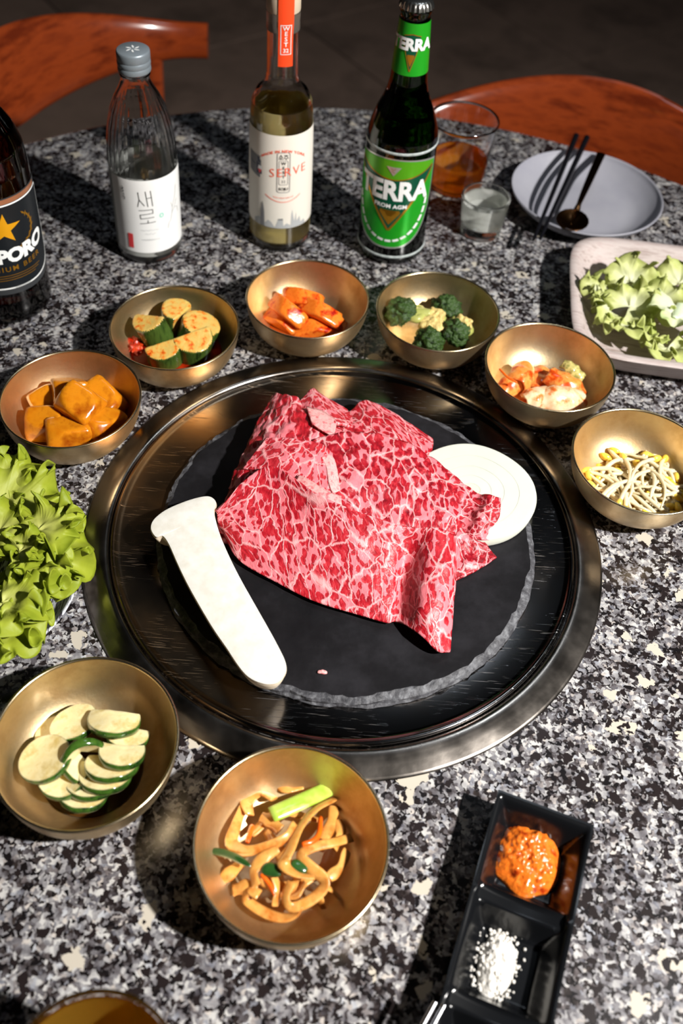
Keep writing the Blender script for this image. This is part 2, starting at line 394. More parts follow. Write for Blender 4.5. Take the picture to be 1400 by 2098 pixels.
M['paper'] = mat('label_paper', (240, 240, 238), 0.5)
M['paper_cream'] = mat('cream_label_paper', (232, 226, 214), 0.55)
M['ink'] = mat('black_ink', (26, 26, 28), 0.5)
M['ink_grey'] = mat('grey_ink', (120, 120, 122), 0.5)
M['ink_pale'] = mat('pale_grey_ink', (176, 178, 178), 0.5)
M['ink_red'] = mat('red_ink', (226, 62, 66), 0.5)
M['ink_orange'] = mat('orange_ink', (238, 88, 48), 0.5)
M['ink_mint'] = mat('mint_ink', (150, 220, 200), 0.5)
M['ink_navy'] = mat('navy_ink', (40, 44, 70), 0.5)
M['strip'] = mat('orange_seal', (244, 74, 28), 0.5)
M['green_bright'] = mat('bright_green_foil', (20, 168, 36), 0.30, 0.35, vary=[(52, 176, 40)], vscale=20)
M['green_deep'] = mat('deep_green_foil', (8, 84, 58), 0.34, 0.25)
M['lime'] = mat('lime_foil', (92, 176, 30), 0.32, 0.35)
M['gold'] = mat('gold_print', (196, 140, 40), 0.32, 0.7)
M['star'] = mat('gold_star', (240, 170, 24), 0.40, 0.35)
M['silver'] = mat('silver_print', (206, 206, 202), 0.30, 0.7)
M['label_black'] = mat('black_label', (22, 26, 30), 0.38)
M['copper'] = mat('copper_band', (196, 132, 96), 0.35, 0.6)
M['crown_metal'] = mat('bottle_cap_metal', (200, 198, 192), 0.28, 1.0)
M['cork'] = mat('cream_stopper', (206, 188, 164), 0.5)
M['wood'] = mat('lacquered_wood', (118, 46, 20), 0.22, coat=0.7, vary=[(140, 58, 24), (96, 34, 14)], vscale=16, vdetail=5, stretch=(1, 1, 4))
M['seat'] = mat('dark_leather', (26, 22, 20), 0.5)
M['plate_grey'] = mat('grey_stoneware', (142, 142, 152), 0.55, vary=[(150, 150, 158)], vscale=30)
M['stick_black'] = mat('black_lacquer', (16, 16, 20), 0.22)
M['stick_silver'] = mat('polished_steel', (206, 208, 214), 0.18, 1.0)
M['bronze'] = mat('dark_bronze', (104, 72, 44), 0.24, 1.0)
M['tray_wood'] = mat('whitewashed_wood', (168, 150, 146), 0.6, vary=[(184, 172, 168), (146, 128, 122)], vscale=26, vdetail=5, stretch=(1, 7, 7), bump=0.2)
M['melamine'] = mat('black_melamine', (14, 15, 17), 0.20, spec=0.5)
M['dish_white'] = mat('streaked_white_glaze', (226, 230, 236), 0.3)
M['dark_floor'] = None

# ------------------------------------------------------------------ the room
def struct(name, V, F, mt, parent=None, **kw):
    o = obj(name, V, F, mt, parent, loc=(0, 0, 0) if parent is None else None, **kw)
    if parent is None: tag(o, kind='structure')
    return o
fl = mat('dark_stone_floor', (100, 84, 74), 0.55, vary=[(116, 97, 86), (84, 70, 62)], vscale=3, vdetail=5, bump=0.2, bscale=40)
grout = mat('grout', (52, 45, 42), 0.8)
wallm = mat('dark_plaster', (40, 36, 34), 0.8, vary=[(48, 43, 40)], vscale=4, bump=0.2, bscale=50)
ceilm = mat('black_ceiling', (26, 25, 25), 0.8, vary=[(32, 30, 30)], vscale=4)
X0, X1, Y0, Y1, ZF, ZC = -3.0, 3.0, -2.6, 4.2, -TZ, 2.35
floor = struct('floor', *box(X1 - X0, Y1 - Y0, 0.05, ((X0 + X1) / 2, (Y0 + Y1) / 2, ZF - 0.031)), grout, smooth=False)
# floor tiles laid on the diagonal, each a piece of its own in the part of the floor the camera sees
tile_me = None
ca, sa = math.cos(R(38)), math.sin(R(38))
for i in range(-9, 10):
    for j in range(-9, 10):
        u, v = i * 0.60, j * 0.60
        x, y = ca * u - sa * v + 0.1, sa * u + ca * v + 1.6
        if not (X0 + .45 < x < X1 - .45 and 0.2 < y < Y1 - .45): continue
        if tile_me is None:
            t_ = obj('floor_tile', *box(0.594, 0.594, 0.006, (0, 0, 0), 0.0015), fl, floor, smooth=False); tile_me = t_
        else:
            t_ = tile_me.copy(); COL.objects.link(t_)
        t_.location = (x, y, ZF - 0.003); t_.rotation_euler = (0, 0, R(38))
t = 0.05
struct('wall_back', *box(X1 - X0, t, ZC - ZF, ((X0 + X1) / 2, Y1 + t / 2, (ZC + ZF) / 2)), wallm, smooth=False)
struct('wall_front', *box(X1 - X0, t, ZC - ZF, ((X0 + X1) / 2, Y0 - t / 2, (ZC + ZF) / 2)), wallm, smooth=False)
struct('wall_left', *box(t, Y1 - Y0, ZC - ZF, (X0 - t / 2, (Y0 + Y1) / 2, (ZC + ZF) / 2)), wallm, smooth=False)
struct('wall_right', *box(t, Y1 - Y0, ZC - ZF, (X1 + t / 2, (Y0 + Y1) / 2, (ZC + ZF) / 2)), wallm, smooth=False)
struct('ceiling', *box(X1 - X0, Y1 - Y0, t, ((X0 + X1) / 2, (Y0 + Y1) / 2, ZC + t / 2)), ceilm, smooth=False)
struct('baseboard_back', *box(X1 - X0, 0.015, 0.09, ((X0 + X1) / 2, Y1 - 0.0075, ZF + 0.045)), ceilm, smooth=False)

# ------------------------------------------------------------------ table
tb = thing('dining_table', 'round dining table with a polished speckled grey granite top, under all the dishes', 'table', (0, 0.03, -TZ))
RT = 0.642
prof = [(0, TZ - 0.032), (RT - 0.006, TZ - 0.032), (RT, TZ - 0.026), (RT, TZ - 0.005), (RT - 0.0015, TZ - 0.0015), (RT - 0.005, TZ), (0, TZ)]
obj('tabletop', *lathe(prof, 128), M['granite'], tb, angle=40)
dkm = mat('black_iron', (22, 21, 21), 0.45, 0.6)
obj('pedestal', *lathe([(0, 0.03), (0.09, 0.03), (0.085, 0.06), (0.06, 0.10), (0.055, TZ - 0.10), (0.12, TZ - 0.06), (0.12, TZ - 0.033), (0, TZ - 0.033)], 48), dkm, tb, angle=40)
obj('pedestal_base', *lathe([(0, 0), (0.30, 0), (0.30, 0.012), (0.27, 0.024), (0.09, 0.030), (0, 0.030)], 64), dkm, tb, angle=40)

# ------------------------------------------------------------------ chairs
def chair(name, label, loc, rotz):
    t = thing(name, label, 'chair', loc, rotz, 'dark wood chairs behind the table')
    # local: faces -y, z from the floor
    sh = [(0.225 * math.copysign(abs(math.cos(a)) ** 0.7, math.cos(a)), 0.215 * math.copysign(abs(math.sin(a)) ** 0.7, math.sin(a))) for a in np.linspace(0, 2 * math.pi, 48, endpoint=False)]
    V, F = [], []
    for z, s in ((0.425, 0.94), (0.43, 1.0), (0.455, 1.0), (0.468, 0.95), (0.472, 0.80)):
        V += [(x * s, y * s - 0.02, z) for x, y in sh]
    for k in range(4):
        for i in range(48):
            j = (i + 1) % 48; F.append((k * 48 + i, k * 48 + j, (k + 1) * 48 + j, (k + 1) * 48 + i))
    F += [tuple(range(48))[::-1], tuple(4 * 48 + i for i in range(48))]
    obj('seat', V, F, M['seat'], t, angle=40)
    fr = join(*[xf(box(*b, bev=0.004), loc=c) for b, c in (((0.40, 0.022, 0.05), (0, -0.19, 0.40)), ((0.40, 0.022, 0.05), (0, 0.16, 0.40)), ((0.022, 0.34, 0.05), (-0.195, -0.015, 0.40)), ((0.022, 0.34, 0.05), (0.195, -0.015, 0.40)))])
    obj('seat_frame', *fr, M['wood'], t, angle=40)
    n = 61; s = np.linspace(-1, 1, n)
    th = s * 1.22
    px, py = 0.285 * np.sin(th), 0.02 + 0.235 * np.cos(th) - 0.03
    hh = 0.026 + 0.034 * np.clip(np.cos(s * math.pi / 2 * 1.12), 0, 1) ** 1.5
    cz = 0.690 + 0.018 * np.cos(s * math.pi / 2) ** 2
    V, F = [], []; kk = 20
    for i in range(n):
        nx, ny = math.sin(th[i]) * 0.235, math.cos(th[i]) * 0.285; l = math.hypot(nx, ny); nx /= l; ny /= l
        for q in range(kk):
            a = 2 * math.pi * q / kk
            c_, s_ = math.copysign(abs(math.cos(a)) ** 0.8, math.cos(a)), math.copysign(abs(math.sin(a)) ** 0.8, math.sin(a))
            lean = 0.30 * hh[i] * s_
            o_ = 0.0125 * c_ + lean * (1 - abs(s[i]) * 0.6)
            V.append((px[i] + nx * o_, py[i] + ny * o_, cz[i] + hh[i] * s_))
    for i in range(n - 1):
        for q in range(kk):
            p = (q + 1) % kk; F.append((i * kk + q, (i + 1) * kk + q, (i + 1) * kk + p, i * kk + p))
    F += [tuple(range(kk)), tuple((n - 1) * kk + q for q in range(kk))[::-1]]
    obj('backrest', V, F, M['wood'], t, angle=50)
    for sx in (-1, 1):
        obj('leg', *tube([(sx * 0.205, -0.20, 0.42), (sx * 0.212, -0.21, 0.2), (sx * 0.22, -0.222, 0.0)], [0.018, 0.017, 0.012], 14), M['wood'], t, angle=50)
        obj('leg', *tube(cr([(sx * 0.222, 0.138, 0.676), (sx * 0.210, 0.140, 0.55), (sx * 0.205, 0.150, 0.40), (sx * 0.225, 0.205, 0.0)], 16), np.linspace(0.0135, 0.0125, 16) + 0.005 * np.sin(np.linspace(0, math.pi, 16)), 14), M['wood'], t, angle=50)
    return t
chair('dining_chair', 'reddish lacquered wooden chair at the far left, its blunt curved backrest behind the clear bottle', (-0.284, 0.668, -TZ), R(68))
chair('dining_chair', 'reddish lacquered wooden chair at the far right, its humped backrest behind the grey plate', (0.236, 0.535, -TZ), R(-22))

# ------------------------------------------------------------------ grill
ring = [(0.1826, 0.0), (0.2040, 0.0), (0.2044, 0.0010), (0.2036, 0.0020), (0.1990, 0.0034), (0.1940, 0.0048), (0.1890, 0.0058), (0.1860, 0.0060), (0.1838, 0.0054), (0.1828, 0.0040)]
ring = dense(ring, 0.0015)
o = obj('grill_ring', *lathe(ring, 160, close=True), M['steel_ring'], loc=(0, 0, 0), angle=60)
tag(o, 'wide polished steel ring around the grill plate, set on the granite', 'grill ring')
pp = [(0, 0.0), (0.1795, 0.0), (0.1815, 0.0012), (0.1821, 0.0040), (0.1818, 0.0056), (0.1808, 0.0066), (0.1795, 0.0068), (0.1782, 0.0062), (0.1770, 0.0052), (0.1740, 0.0046), (0.150, 0.0042), (0.10, 0.0040), (0, 0.0040)]
o = obj('grill_plate', *lathe(pp, 160), M['plate'], loc=(0, 0, 0), angle=50)
tag(o, 'round scratched dark steel plate inside the steel ring, under the slate', 'grill plate')
# slate board with chipped edge
ZS = 0.0112
n = 220; V, F, mi = [], [], []
levels = [(0.0, 1.0, 0.0048), (0.6, 0.999, 0.0062), (0.8, 0.995, 0.0085), (1.0, 0.978, 0.0104), (1.0, 0.966, ZS)]
for k, (_, s, z) in enumerate(levels):
    for i in range(n):
        a = 2 * math.pi * i / n
        q = (math.cos(a), math.sin(a))
        w_ = 0.0026 * nz((q[0], q[1], k * 0.35), 7, 2) + 0.0016 * nz((q[0], q[1], k * 0.9), 24, 5)
        rr = 0.1478 * s + w_ * (1.0 if k else 0.6) - (0.0035 * max(0, nz((q[0], q[1], 0), 11, 9)) if k >= 3 else 0)
        V.append((rr * q[0], rr * q[1], z + (0.0008 * nz((q[0], q[1], k), 30, 4) if 0 < k < 4 else 0)))
for k in range(len(levels) - 1):
    for i in range(n):
        j = (i + 1) % n; F.append((k * n + i, k * n + j, (k + 1) * n + j, (k + 1) * n + i)); mi.append(1)
F.append(tuple((len(levels) - 1) * n + i for i in range(n))); mi.append(0)
F.append(tuple(range(n))[::-1]); mi.append(0)
o = obj('slate_board', V, F, [M['slate'], M['slate_edge']], loc=(0.0025, -0.0056, 0), smooth=False, mi=mi)
tag(o, 'round black slate board with a chipped edge, on the grill plate under the beef', 'slate board')

# ------------------------------------------------------------------ beef
def slice_(rows, nu, nv, mi_, label, thick=0.0032, bump=0.0009, seed=0, freq=60):
    S = grid_px(rows, nu, nv); c = S.reshape(-1, 3).mean(0); c[2] = S[:, :, 2].min() - thick
    V, F, UV = sheet(S - c, thick, bump, freq, seed)
    o = obj('beef_slice', V, F, M['meat'][mi_], loc=c, uv=UV + np.array([seed * 0.37, seed * 0.21]))
    tag(o, label, 'raw beef', 'raw beef slices on the slate board'); return o
slice_([[(447, 1048, .034), (445, 1058, .030), (448, 1075, .025), (457, 1096, .0185)],
        [(500, 985, .046), (485, 1040, .037), (480, 1090, .027), (489, 1148, .0165)],
        [(560, 955, .054), (560, 1035, .041), (560, 1120, .0275), (570, 1195, .0160)],
        [(640, 1006, .056), (640, 1075, .041), (640, 1160, .0265), (645, 1232, .0158)],
        [(715, 1041, .054), (720, 1110, .039), (725, 1190, .0265), (730, 1258, .0165)],
        [(800, 1070, .049), (800, 1135, .035), (797, 1210, .0245), (793, 1275, .0170)],
        [(852, 1082, .045), (836, 1140, .030), (822, 1210, .0195), (816, 1273, .0160)],
        [(893, 1080, .047), (878, 1150, .041), (862, 1240, .0330), (862, 1302, .0240)],
        [(930, 1096, .044), (918, 1170, .040), (902, 1250, .0330), (898, 1334, .0200)],
        [(936, 1118, .036), (934, 1190, .031), (929, 1260, .0240), (923, 1336, .0160)]], 110, 60, 0,
       'large marbled beef slice folded over at the front of the pile, with a pointed flap', seed=1)
slice_([[(640, 900, .046), (650, 950, .046), (665, 1000, .045), (685, 1050, .040)],
        [(720, 885, .046), (730, 945, .047), (735, 1000, .045), (745, 1060, .039)],
        [(827, 901, .041), (825, 955, .042), (822, 1010, .041), (822, 1085, .036)],
        [(885, 938, .036), (878, 980, .038), (872, 1030, .036), (870, 1090, .033)],
        [(935, 975, .031), (922, 1010, .034), (912, 1050, .034), (905, 1095, .030)],
        [(975, 1008, .026), (962, 1035, .0255), (952, 1062, .0245), (945, 1095, .022)],
        [(1005, 1014, .032), (997, 1040, .032), (985, 1072, .029), (975, 1105, .022)],
        [(1026, 1021, .026), (1026, 1050, .0245), (1019, 1075, .021), (1010, 1108, .0175)]], 90, 50, 1,
       'darker red beef slice at the right of the pile, its curled end over the onion', bump=0.0021, seed=2, freq=85)
slice_([[(830, 1050, .028), (850, 1090, .0235), (885, 1145, .0185), (925, 1193, .0155)],
        [(885, 1045, .028), (903, 1085, .0255), (920, 1135, .0195), (936, 1187, .0155)],
        [(940, 1070, .0215), (952, 1095, .0220), (962, 1132, .0180), (974, 1169, .0155)],
        [(980, 1092, .0175), (992, 1108, .0185), (1005, 1124, .0170), (1018, 1142, .0155)]], 60, 40, 2,
       'crinkled beef slice at the right edge of the pile, tucked under the curled one', bump=0.0022, seed=3, freq=95)
slice_([[(660, 850, .028), (675, 880, .033), (695, 915, .037)],
        [(715, 842, .028), (735, 875, .034), (760, 915, .036)],
        [(742, 820, .027), (775, 862, .033), (810, 912, .035)],
        [(772, 826, .026), (810, 868, .029), (845, 920, .031)],
        [(832, 862, .021), (852, 892, .024), (865, 930, .027)],
        [(888, 897, .0150), (889, 912, .0165), (884, 932, .019)]], 80, 40, 3,
       'pale marbled beef slice at the back right of the pile, corner towards the green bottle', bump=0.0014, seed=4, freq=80)
slice_([[(560, 806, .024), (540, 842, .029), (515, 892, .032), (490, 945, .032), (468, 1000, .029)],
        [(577, 806, .032), (562, 850, .039), (545, 900, .043), (525, 955, .042), (500, 1010, .036)],
        [(603, 812, .034), (600, 850, .043), (590, 900, .047), (575, 960, .046), (545, 1020, .039)],
        [(640, 845, .033), (645, 870, .040), (640, 910, .045), (630, 965, .045), (610, 1030, .039)],
        [(680, 862, .029), (700, 885, .035), (705, 920, .040), (700, 975, .041), (690, 1040, .036)]], 60, 80, 4,
       'beef slice with streaky red folds at the back left of the pile', bump=0.0024, seed=5, freq=95)
slice_([[(606, 832, .030), (616, 848, .034), (628, 872, .038)],
        [(622, 812, .031), (636, 838, .036), (650, 868, .040)],
        [(640, 795, .031), (662, 832, .036), (680, 866, .039)],
        [(660, 808, .029), (688, 840, .034), (705, 868, .037)],
        [(712, 838, .026), (722, 856, .030), (730, 880, .033)]], 50, 30, 5,
       'small pointed beef end standing up at the very back of the pile', seed=6)
slice_([[(497, 960, .039), (520, 928, .0455), (546, 897, .0490)],
        [(560, 968, .046), (580, 930, .0520), (600, 898, .0525)],
        [(622, 992, .048), (640, 948, .0520), (655, 908, .0520)],
        [(676, 1025, .046), (684, 985, .0490), (682, 928, .0480)]], 60, 40, 5,
       'pale veined beef slice in the middle of the pile, behind the large front slice', seed=7)
slice_([[(558, 812, .0155), (515, 893, .0155), (478, 985, .0155), (447, 1066, .0155), (455, 1108, .0155)],
        [(600, 830, .021), (560, 900, .024), (520, 980, .024), (490, 1050, .021), (500, 1120, .0155)],
        [(640, 850, .024), (610, 910, .027), (580, 980, .027), (550, 1050, .023), (545, 1130, .0155)]], 40, 80, 6,
       'lowest dark red beef slice along the left side of the pile', bump=0.0014, seed=8, freq=110)
slice_([[(562, 808, .0205), (519, 890, .0225), (480, 982, .0230), (448, 1060, .0215), (450, 1092, .0190)],
        [(590, 820, .026), (552, 892, .030), (512, 975, .030), (480, 1048, .028), (478, 1100, .021)],
        [(620, 840, .029), (590, 900, .034), (560, 970, .033), (530, 1040, .030), (520, 1110, .021)]], 40, 80, 4,
       'red beef slice second from the bottom along the left side of the pile', bump=0.0014, seed=9, freq=110)
def fat_patch(rows, label):
    S = grid_px([[(x, y, z - .0019) for x, y, z in r_] for r_ in rows], 26, 10); c = S.reshape(-1, 3).mean(0)
    V, F, UV = sheet(S - c, .0012, .0006, 220, rows[0][0][0])
    o = obj('beef_fat', V, F, M['fat'], loc=c); tag(o, label, 'beef fat', 'pieces of fat on the beef pile')
fat_patch([[(612, 972, .0530), (606, 985, .0545), (612, 992, .0545)], [(640, 986, .0560), (636, 1000, .0570), (638, 1010, .0568)], [(668, 1004, .0560), (664, 1018, .0568), (668, 1028, .0562)], [(700, 1016, .0535), (700, 1030, .0545), (704, 1042, .0545)]], 'pale pink fat strip along the back edge of the large front beef slice')
fat_patch([[(628, 832, .0415), (634, 850, .0450), (640, 868, .0475)], [(662, 842, .0405), (662, 860, .0440), (660, 880, .0470)], [(692, 862, .0385), (688, 878, .0420), (684, 896, .0450)]], 'pale pink fat facet near the back of the beef pile')
fat_patch([[(668, 915, .0505), (660, 922, .0530), (654, 930, .0535)], [(686, 942, .0500), (676, 948, .0525), (668, 955, .0530)], [(694, 976, .0490), (684, 984, .0510), (674, 988, .0520)], [(698, 1004, .0475), (690, 1008, .0490), (682, 1010, .0500)]], 'white fat strip down the middle of the beef pile')
# ------------------------------------------------------------------ mushroom and onion
out = [(310, 1085), (312, 1070), (324, 1056), (345, 1042), (378, 1028), (408, 1019), (428, 1017), (440, 1024), (443, 1034), (439, 1046), (441, 1062), (452, 1098), (470, 1140), (492, 1184), (520, 1234), (545, 1278), (566, 1316), (582, 1348), (587, 1366), (584, 1381), (571, 1397), (552, 1402), (528, 1397), (506, 1384), (486, 1360), (465, 1328), (438, 1289), (408, 1239), (382, 1192), (362, 1150), (347, 1116), (334, 1098), (320, 1100)]
P2 = cr(np.array(out, float), 120, closed=True)
zt = lambda y: 0.0345 - 0.0060 * (y - 1020) / 380
top = np.array([W(x, y, zt(y)) for x, y in P2]); cen = top.mean(0); cen[2] = ZS
a0, a1 = W(378, 1060, zt(1060)), W(550, 1375, zt(1375))
ax = (a1 - a0); Lx = np.linalg.norm(ax); axn = ax / Lx
tt = np.clip((top - a0) @ axn, 0.0, Lx); med = a0 + tt[:, None] * axn
V, F, mi = [], [], []
lv = [(0.0, 0.0), (0.012, 0.0006), (-0.02, 0.002)] + [(1 - math.cos(b), math.sin(b) * 0.99) for b in np.linspace(0.25, math.pi / 2 * 0.93, 7)]
nP = len(top)
for k, (ins, dz) in enumerate(lv):
    ring_ = top + (med - top) * ins
    depth = (top[:, 2] - ZS - 0.0003)
    ring_[:, 2] = top[:, 2] - (dz if k < 3 and k > 0 else (dz * depth if k else 0))
    V += list(ring_ - cen)
for k in range(len(lv) - 1):
    for i in range(nP):
        j = (i + 1) % nP; F.append((k * nP + j, k * nP + i, (k + 1) * nP + i, (k + 1) * nP + j))
F.append(tuple((len(lv) - 1) * nP + i for i in range(nP))[::-1])
t_ = thing('king_oyster_mushroom', 'long white king oyster mushroom half, cut face up on the slate beside the beef', 'mushroom', cen)
obj('mushroom_skin', V, F, M['mush_skin'], t_)
# cut face, gently domed
Vf = [tuple(p - cen) for p in top]; Ff = []
for k, s in enumerate((0.12, 0.45, 0.75)):
    Vf += [tuple(p) for p in (top + (med - top) * s - cen + np.array([0, 0, 0.0004 + 0.0003 * k]))]
for k in range(3):
    for i in range(nP):
        j = (i + 1) % nP; Ff.append((k * nP + i, k * nP + j, (k + 1) * nP + j, (k + 1) * nP + i))
Ff.append(tuple(3 * nP + i for i in range(nP)))
obj('cut_face', Vf, Ff, M['mush'], t_)

o = obj('fat_crumb', *rock([(0, 0, 1, .0010), (0, 0, -1, .0008), (1, 0, 0, .0036), (-1, .2, 0, .0032), (0, 1, 0, .0014), (0, -1, 0, .0014)], 4, 3, .0005, 400, 2)[:2], M['fat'], loc=W(660, 1377, ZS + .0010))
tag(o, 'tiny pale crumb of fat alone on the bare slate in front of the beef', 'crumb')
t_ = thing('onion_slice', 'thick round slice of white onion under the right end of the beef', 'onion', (0.0996, 0.0365, ZS))
rings = [(0.0, 0.0073, 'onion_heart'), (0.0074, 0.0161, 'onion_layer'), (0.0162, 0.0263, 'onion_layer'), (0.0264, 0.0381, 'onion_layer'), (0.0382, 0.0520, 'onion_layer')]
for q, (ri, ro, nm) in enumerate(rings):
    hi = 0.0100
    pr = [(ri, 0.0003), (ro - 0.001, 0.0003), (ro, 0.0015), (ro + (0.0006 if q == 4 else 0), 0.006), (ro - (.0004 if q == 4 else 0), hi - (.0009 if q == 4 else .0001)), (ro - (.0014 if q == 4 else .0001), hi), (ri + 0.0001, hi), (ri, hi - 0.0001)]
    wob = lambda a, z, q=q: 1 + (0.030 * math.sin(2 * a + 0.6) + 0.012 * math.sin(3 * a + 2.0) + 0.008 * math.sin(5 * a + q * 0.1))
    V, F = lathe(pr, 72, wob, close=True)
    obj(nm, V, F, M['onion_heart' if q == 0 else 'onion'], t_, angle=25)
    if q == 0: t_.children[0].scale = (1, 1, 1)

# ------------------------------------------------------------------ brass bowls
BH = 0.045
bprof = [(0.0, 0.0035), (0.0265, 0.0032), (0.0275, 0.0), (0.0310, 0.0), (0.0325, 0.0032), (0.0380, 0.0060), (0.0440, 0.0108), (0.0493, 0.0172), (0.0531, 0.0245), (0.0556, 0.0330), (0.0569, 0.0420), (0.0571, BH - 0.0006)]
iprof = [(0.0557, BH - 0.0006), (0.0555, 0.0420), (0.0541, 0.0332), (0.0515, 0.0252), (0.0475, 0.0182), (0.0420, 0.0125), (0.0350, 0.0084), (0.0250, 0.0058), (0.0, 0.0048)]
def smooth_prof(p, n): return [tuple(q) for q in cr(np.array(p), n)]
op, ip = smooth_prof(bprof[4:], 26), smooth_prof(iprof, 34)
ip[-1] = (0.0, ip[-1][1])
wall = lathe(bprof[:4] + op + ip, 96)
rim = lathe([(0.0571, BH - 0.0009), (0.05755, BH - 0.0004), (0.05745, BH + 0.0004), (0.0566, BH + 0.0007), (0.0557, BH + 0.0002), (0.0555, BH - 0.0007)], 96, close=True)
bowl_xy = {'potato': (-0.2211, 0.5915), 'cucumber': (-0.1519, 0.6888), 'radish': (-0.0371, 0.7429), 'broccoli': (0.0843, 0.7394), 'kimchi': (0.1825, 0.6755), 'sprout': (0.2483, 0.5718), 'zucchini': (-0.1406, 0.2989), 'fishcake': (-0.0082, 0.2482)}
blabel = {'potato': 'brass bowl at the left of the grill, holding glazed potato chunks', 'cucumber': 'brass bowl in front of the clear bottle, holding stuffed cucumber kimchi',
          'radish': 'brass bowl at the back of the grill, holding orange radish kimchi', 'broccoli': 'brass bowl in front of the green bottle, holding broccoli',
          'kimchi': 'brass bowl beside the wooden lettuce tray, holding cabbage kimchi', 'sprout': 'brass bowl at the right of the grill, holding soybean sprouts',
          'zucchini': 'brass bowl at the front left, holding sliced zucchini', 'fishcake': 'brass bowl nearest the front, holding fishcake strips'}
BC = {}
b0 = None
for k, (x, y) in bowl_xy.items():
    c = np.array([x - 0.01134, y - 0.50900, 0.0]); BC[k] = c
    if b0 is None:
        b0 = thing('brass_bowl', blabel[k], 'bowl', c, 0, 'brass side dish bowls')
        obj('bowl_body', *wall, M['brass'], b0, angle=70); obj('bowl_rim', *rim, M['brass_rim'], b0, angle=70); bb = b0
    else:
        bb = copy_tree(b0); bb.location = (c[0], c[1], TZ)
        tag(bb, blabel[k])
    bb.rotation_euler = (0, 0, rng.uniform(0, 6.28))

def inner_r(z):
    return float(np.interp(z, [q[1] for q in ip[::-1]], [q[0] for q in ip[::-1]]))

def liquid(name, bowl, z, mt, label, cat):
    r_ = inner_r(z) - 0.0004
    pr = [(0.0, 0.0054)] + [(inner_r(q) - 0.0004, q + 0.0004) for q in np.linspace(0.0056, z, 6)] + [(r_ - 0.0015, z + 0.0002), (0.0, z)]
    o = obj(name, *lathe(pr, 64), mt, loc=(BC[bowl][0], BC[bowl][1], 0), angle=50)
    tag(o, label, cat, kind='stuff'); return o
soy = mat('soy_syrup', (92, 44, 10), 0.06, spec=0.5)
red_broth = mat('red_broth', (128, 22, 6), 0.08, spec=0.5, vary=[(110, 14, 4), (160, 40, 10)], vscale=70)
liquid('soy_glaze', 'potato', 0.0105, soy, 'dark soy syrup under the potato chunks', 'sauce')
liquid('chili_broth', 'cucumber', 0.0120, red_broth, 'red chilli broth around the cucumber chunks', 'broth')
liquid('orange_brine', 'radish', 0.0085, mat('orange_brine', (150, 60, 14), 0.08), 'orange brine under the radish kimchi', 'brine')
liquid('sesame_oil', 'zucchini', 0.0075, mat('dark_oil', (70, 44, 16), 0.05), 'dark oily juice under the zucchini slices', 'juice')

# ------------------------------------------------------------------ food pieces in the bowls
def rot_planes(planes, rx, ry, rz):
    from mathutils import Euler
    Mx = np.array(Euler((rx, ry, rz)).to_matrix())
    return [tuple(Mx @ np.array(p[:3])) + (p[3],) for p in planes]

def piece(name, label, cat, group, px, planes, rot, mats, p=14, bump=0.0004, freq=70, seed=0, sub=4):
    """a rounded solid at a frame position; mats: one material, or {plane numbers: (part, material)} parts"""
    c = W(*px)
    V, F, d = rock(rot_planes(planes, *rot), p, sub, bump, freq, seed)
    if not isinstance(mats, dict):
        o = obj(name, V, F, mats, loc=c); return tag(o, label, cat, group)
    t = thing(name, label, cat, c, 0, group)
    for ids, (pn, mm) in mats.items():
        fs = [F[i] for i in range(len(F)) if d[i] in ids]
        used = sorted({v for f in fs for v in f}); mp = {v: i for i, v in enumerate(used)}
        obj(pn, [V[v] for v in used], [tuple(mp[v] for v in f) for f in fs], mm, t)
    return t
pot = mat('glazed_potato', (188, 104, 10), 0.20, sss=0.4, sss_scale=0.006, sssr=(1, .5, .1), vary=[(202, 126, 20), (146, 64, 4)], vscale=45, vdetail=4, coat=0.4, bump=0.12, bscale=150)
wedge = [(0, 0, 1, .010), (0, 0, -1, .0115), (1, 0, .15, .0155), (-1, .1, 0, .0145), (0, 1, .25, .0125), (-.1, -1, .1, .0125), (.6, .7, .6, .0150), (-.6, -.6, .7, .0145), (.6, -.5, -.5, .0155)]
G = 'glazed potato chunks in the brass bowl'
for lb, px, rt, sc in (('glazed potato chunk at the back right of its bowl, long and rounded', (207, 820, .0220), (.2, .3, -.6), 1.12),
                       ('glazed potato chunk at the back left of its bowl', (98, 822, .0215), (.3, -.2, .7), .92),
                       ('glazed potato chunk with a sharp tip at the back of the potato pile', (140, 800, .0290), (-.5, .3, .5), .88),
                       ('glazed potato chunk at the left front of the potato pile, yellowest', (93, 866, .0205), (.15, -.1, .15), .98),
                       ('glazed potato chunk at the very front of the potato pile', (138, 888, .0205), (-.15, .1, .45), 1.08),
                       ('glazed potato chunk at the right front of the potato pile', (208, 868, .0205), (.1, .25, 1.1), 1.0),
                       ('glazed potato wedge lying on top of the potato pile', (162, 826, .0365), (.35, .35, -.35), 1.05)):
    piece('potato_chunk', lb, 'potato', G, px, [q[:3] + (q[3] * sc * 1.10,) for q in wedge], rt, pot, 16, 0.0005, 60, rng.random() * 9)

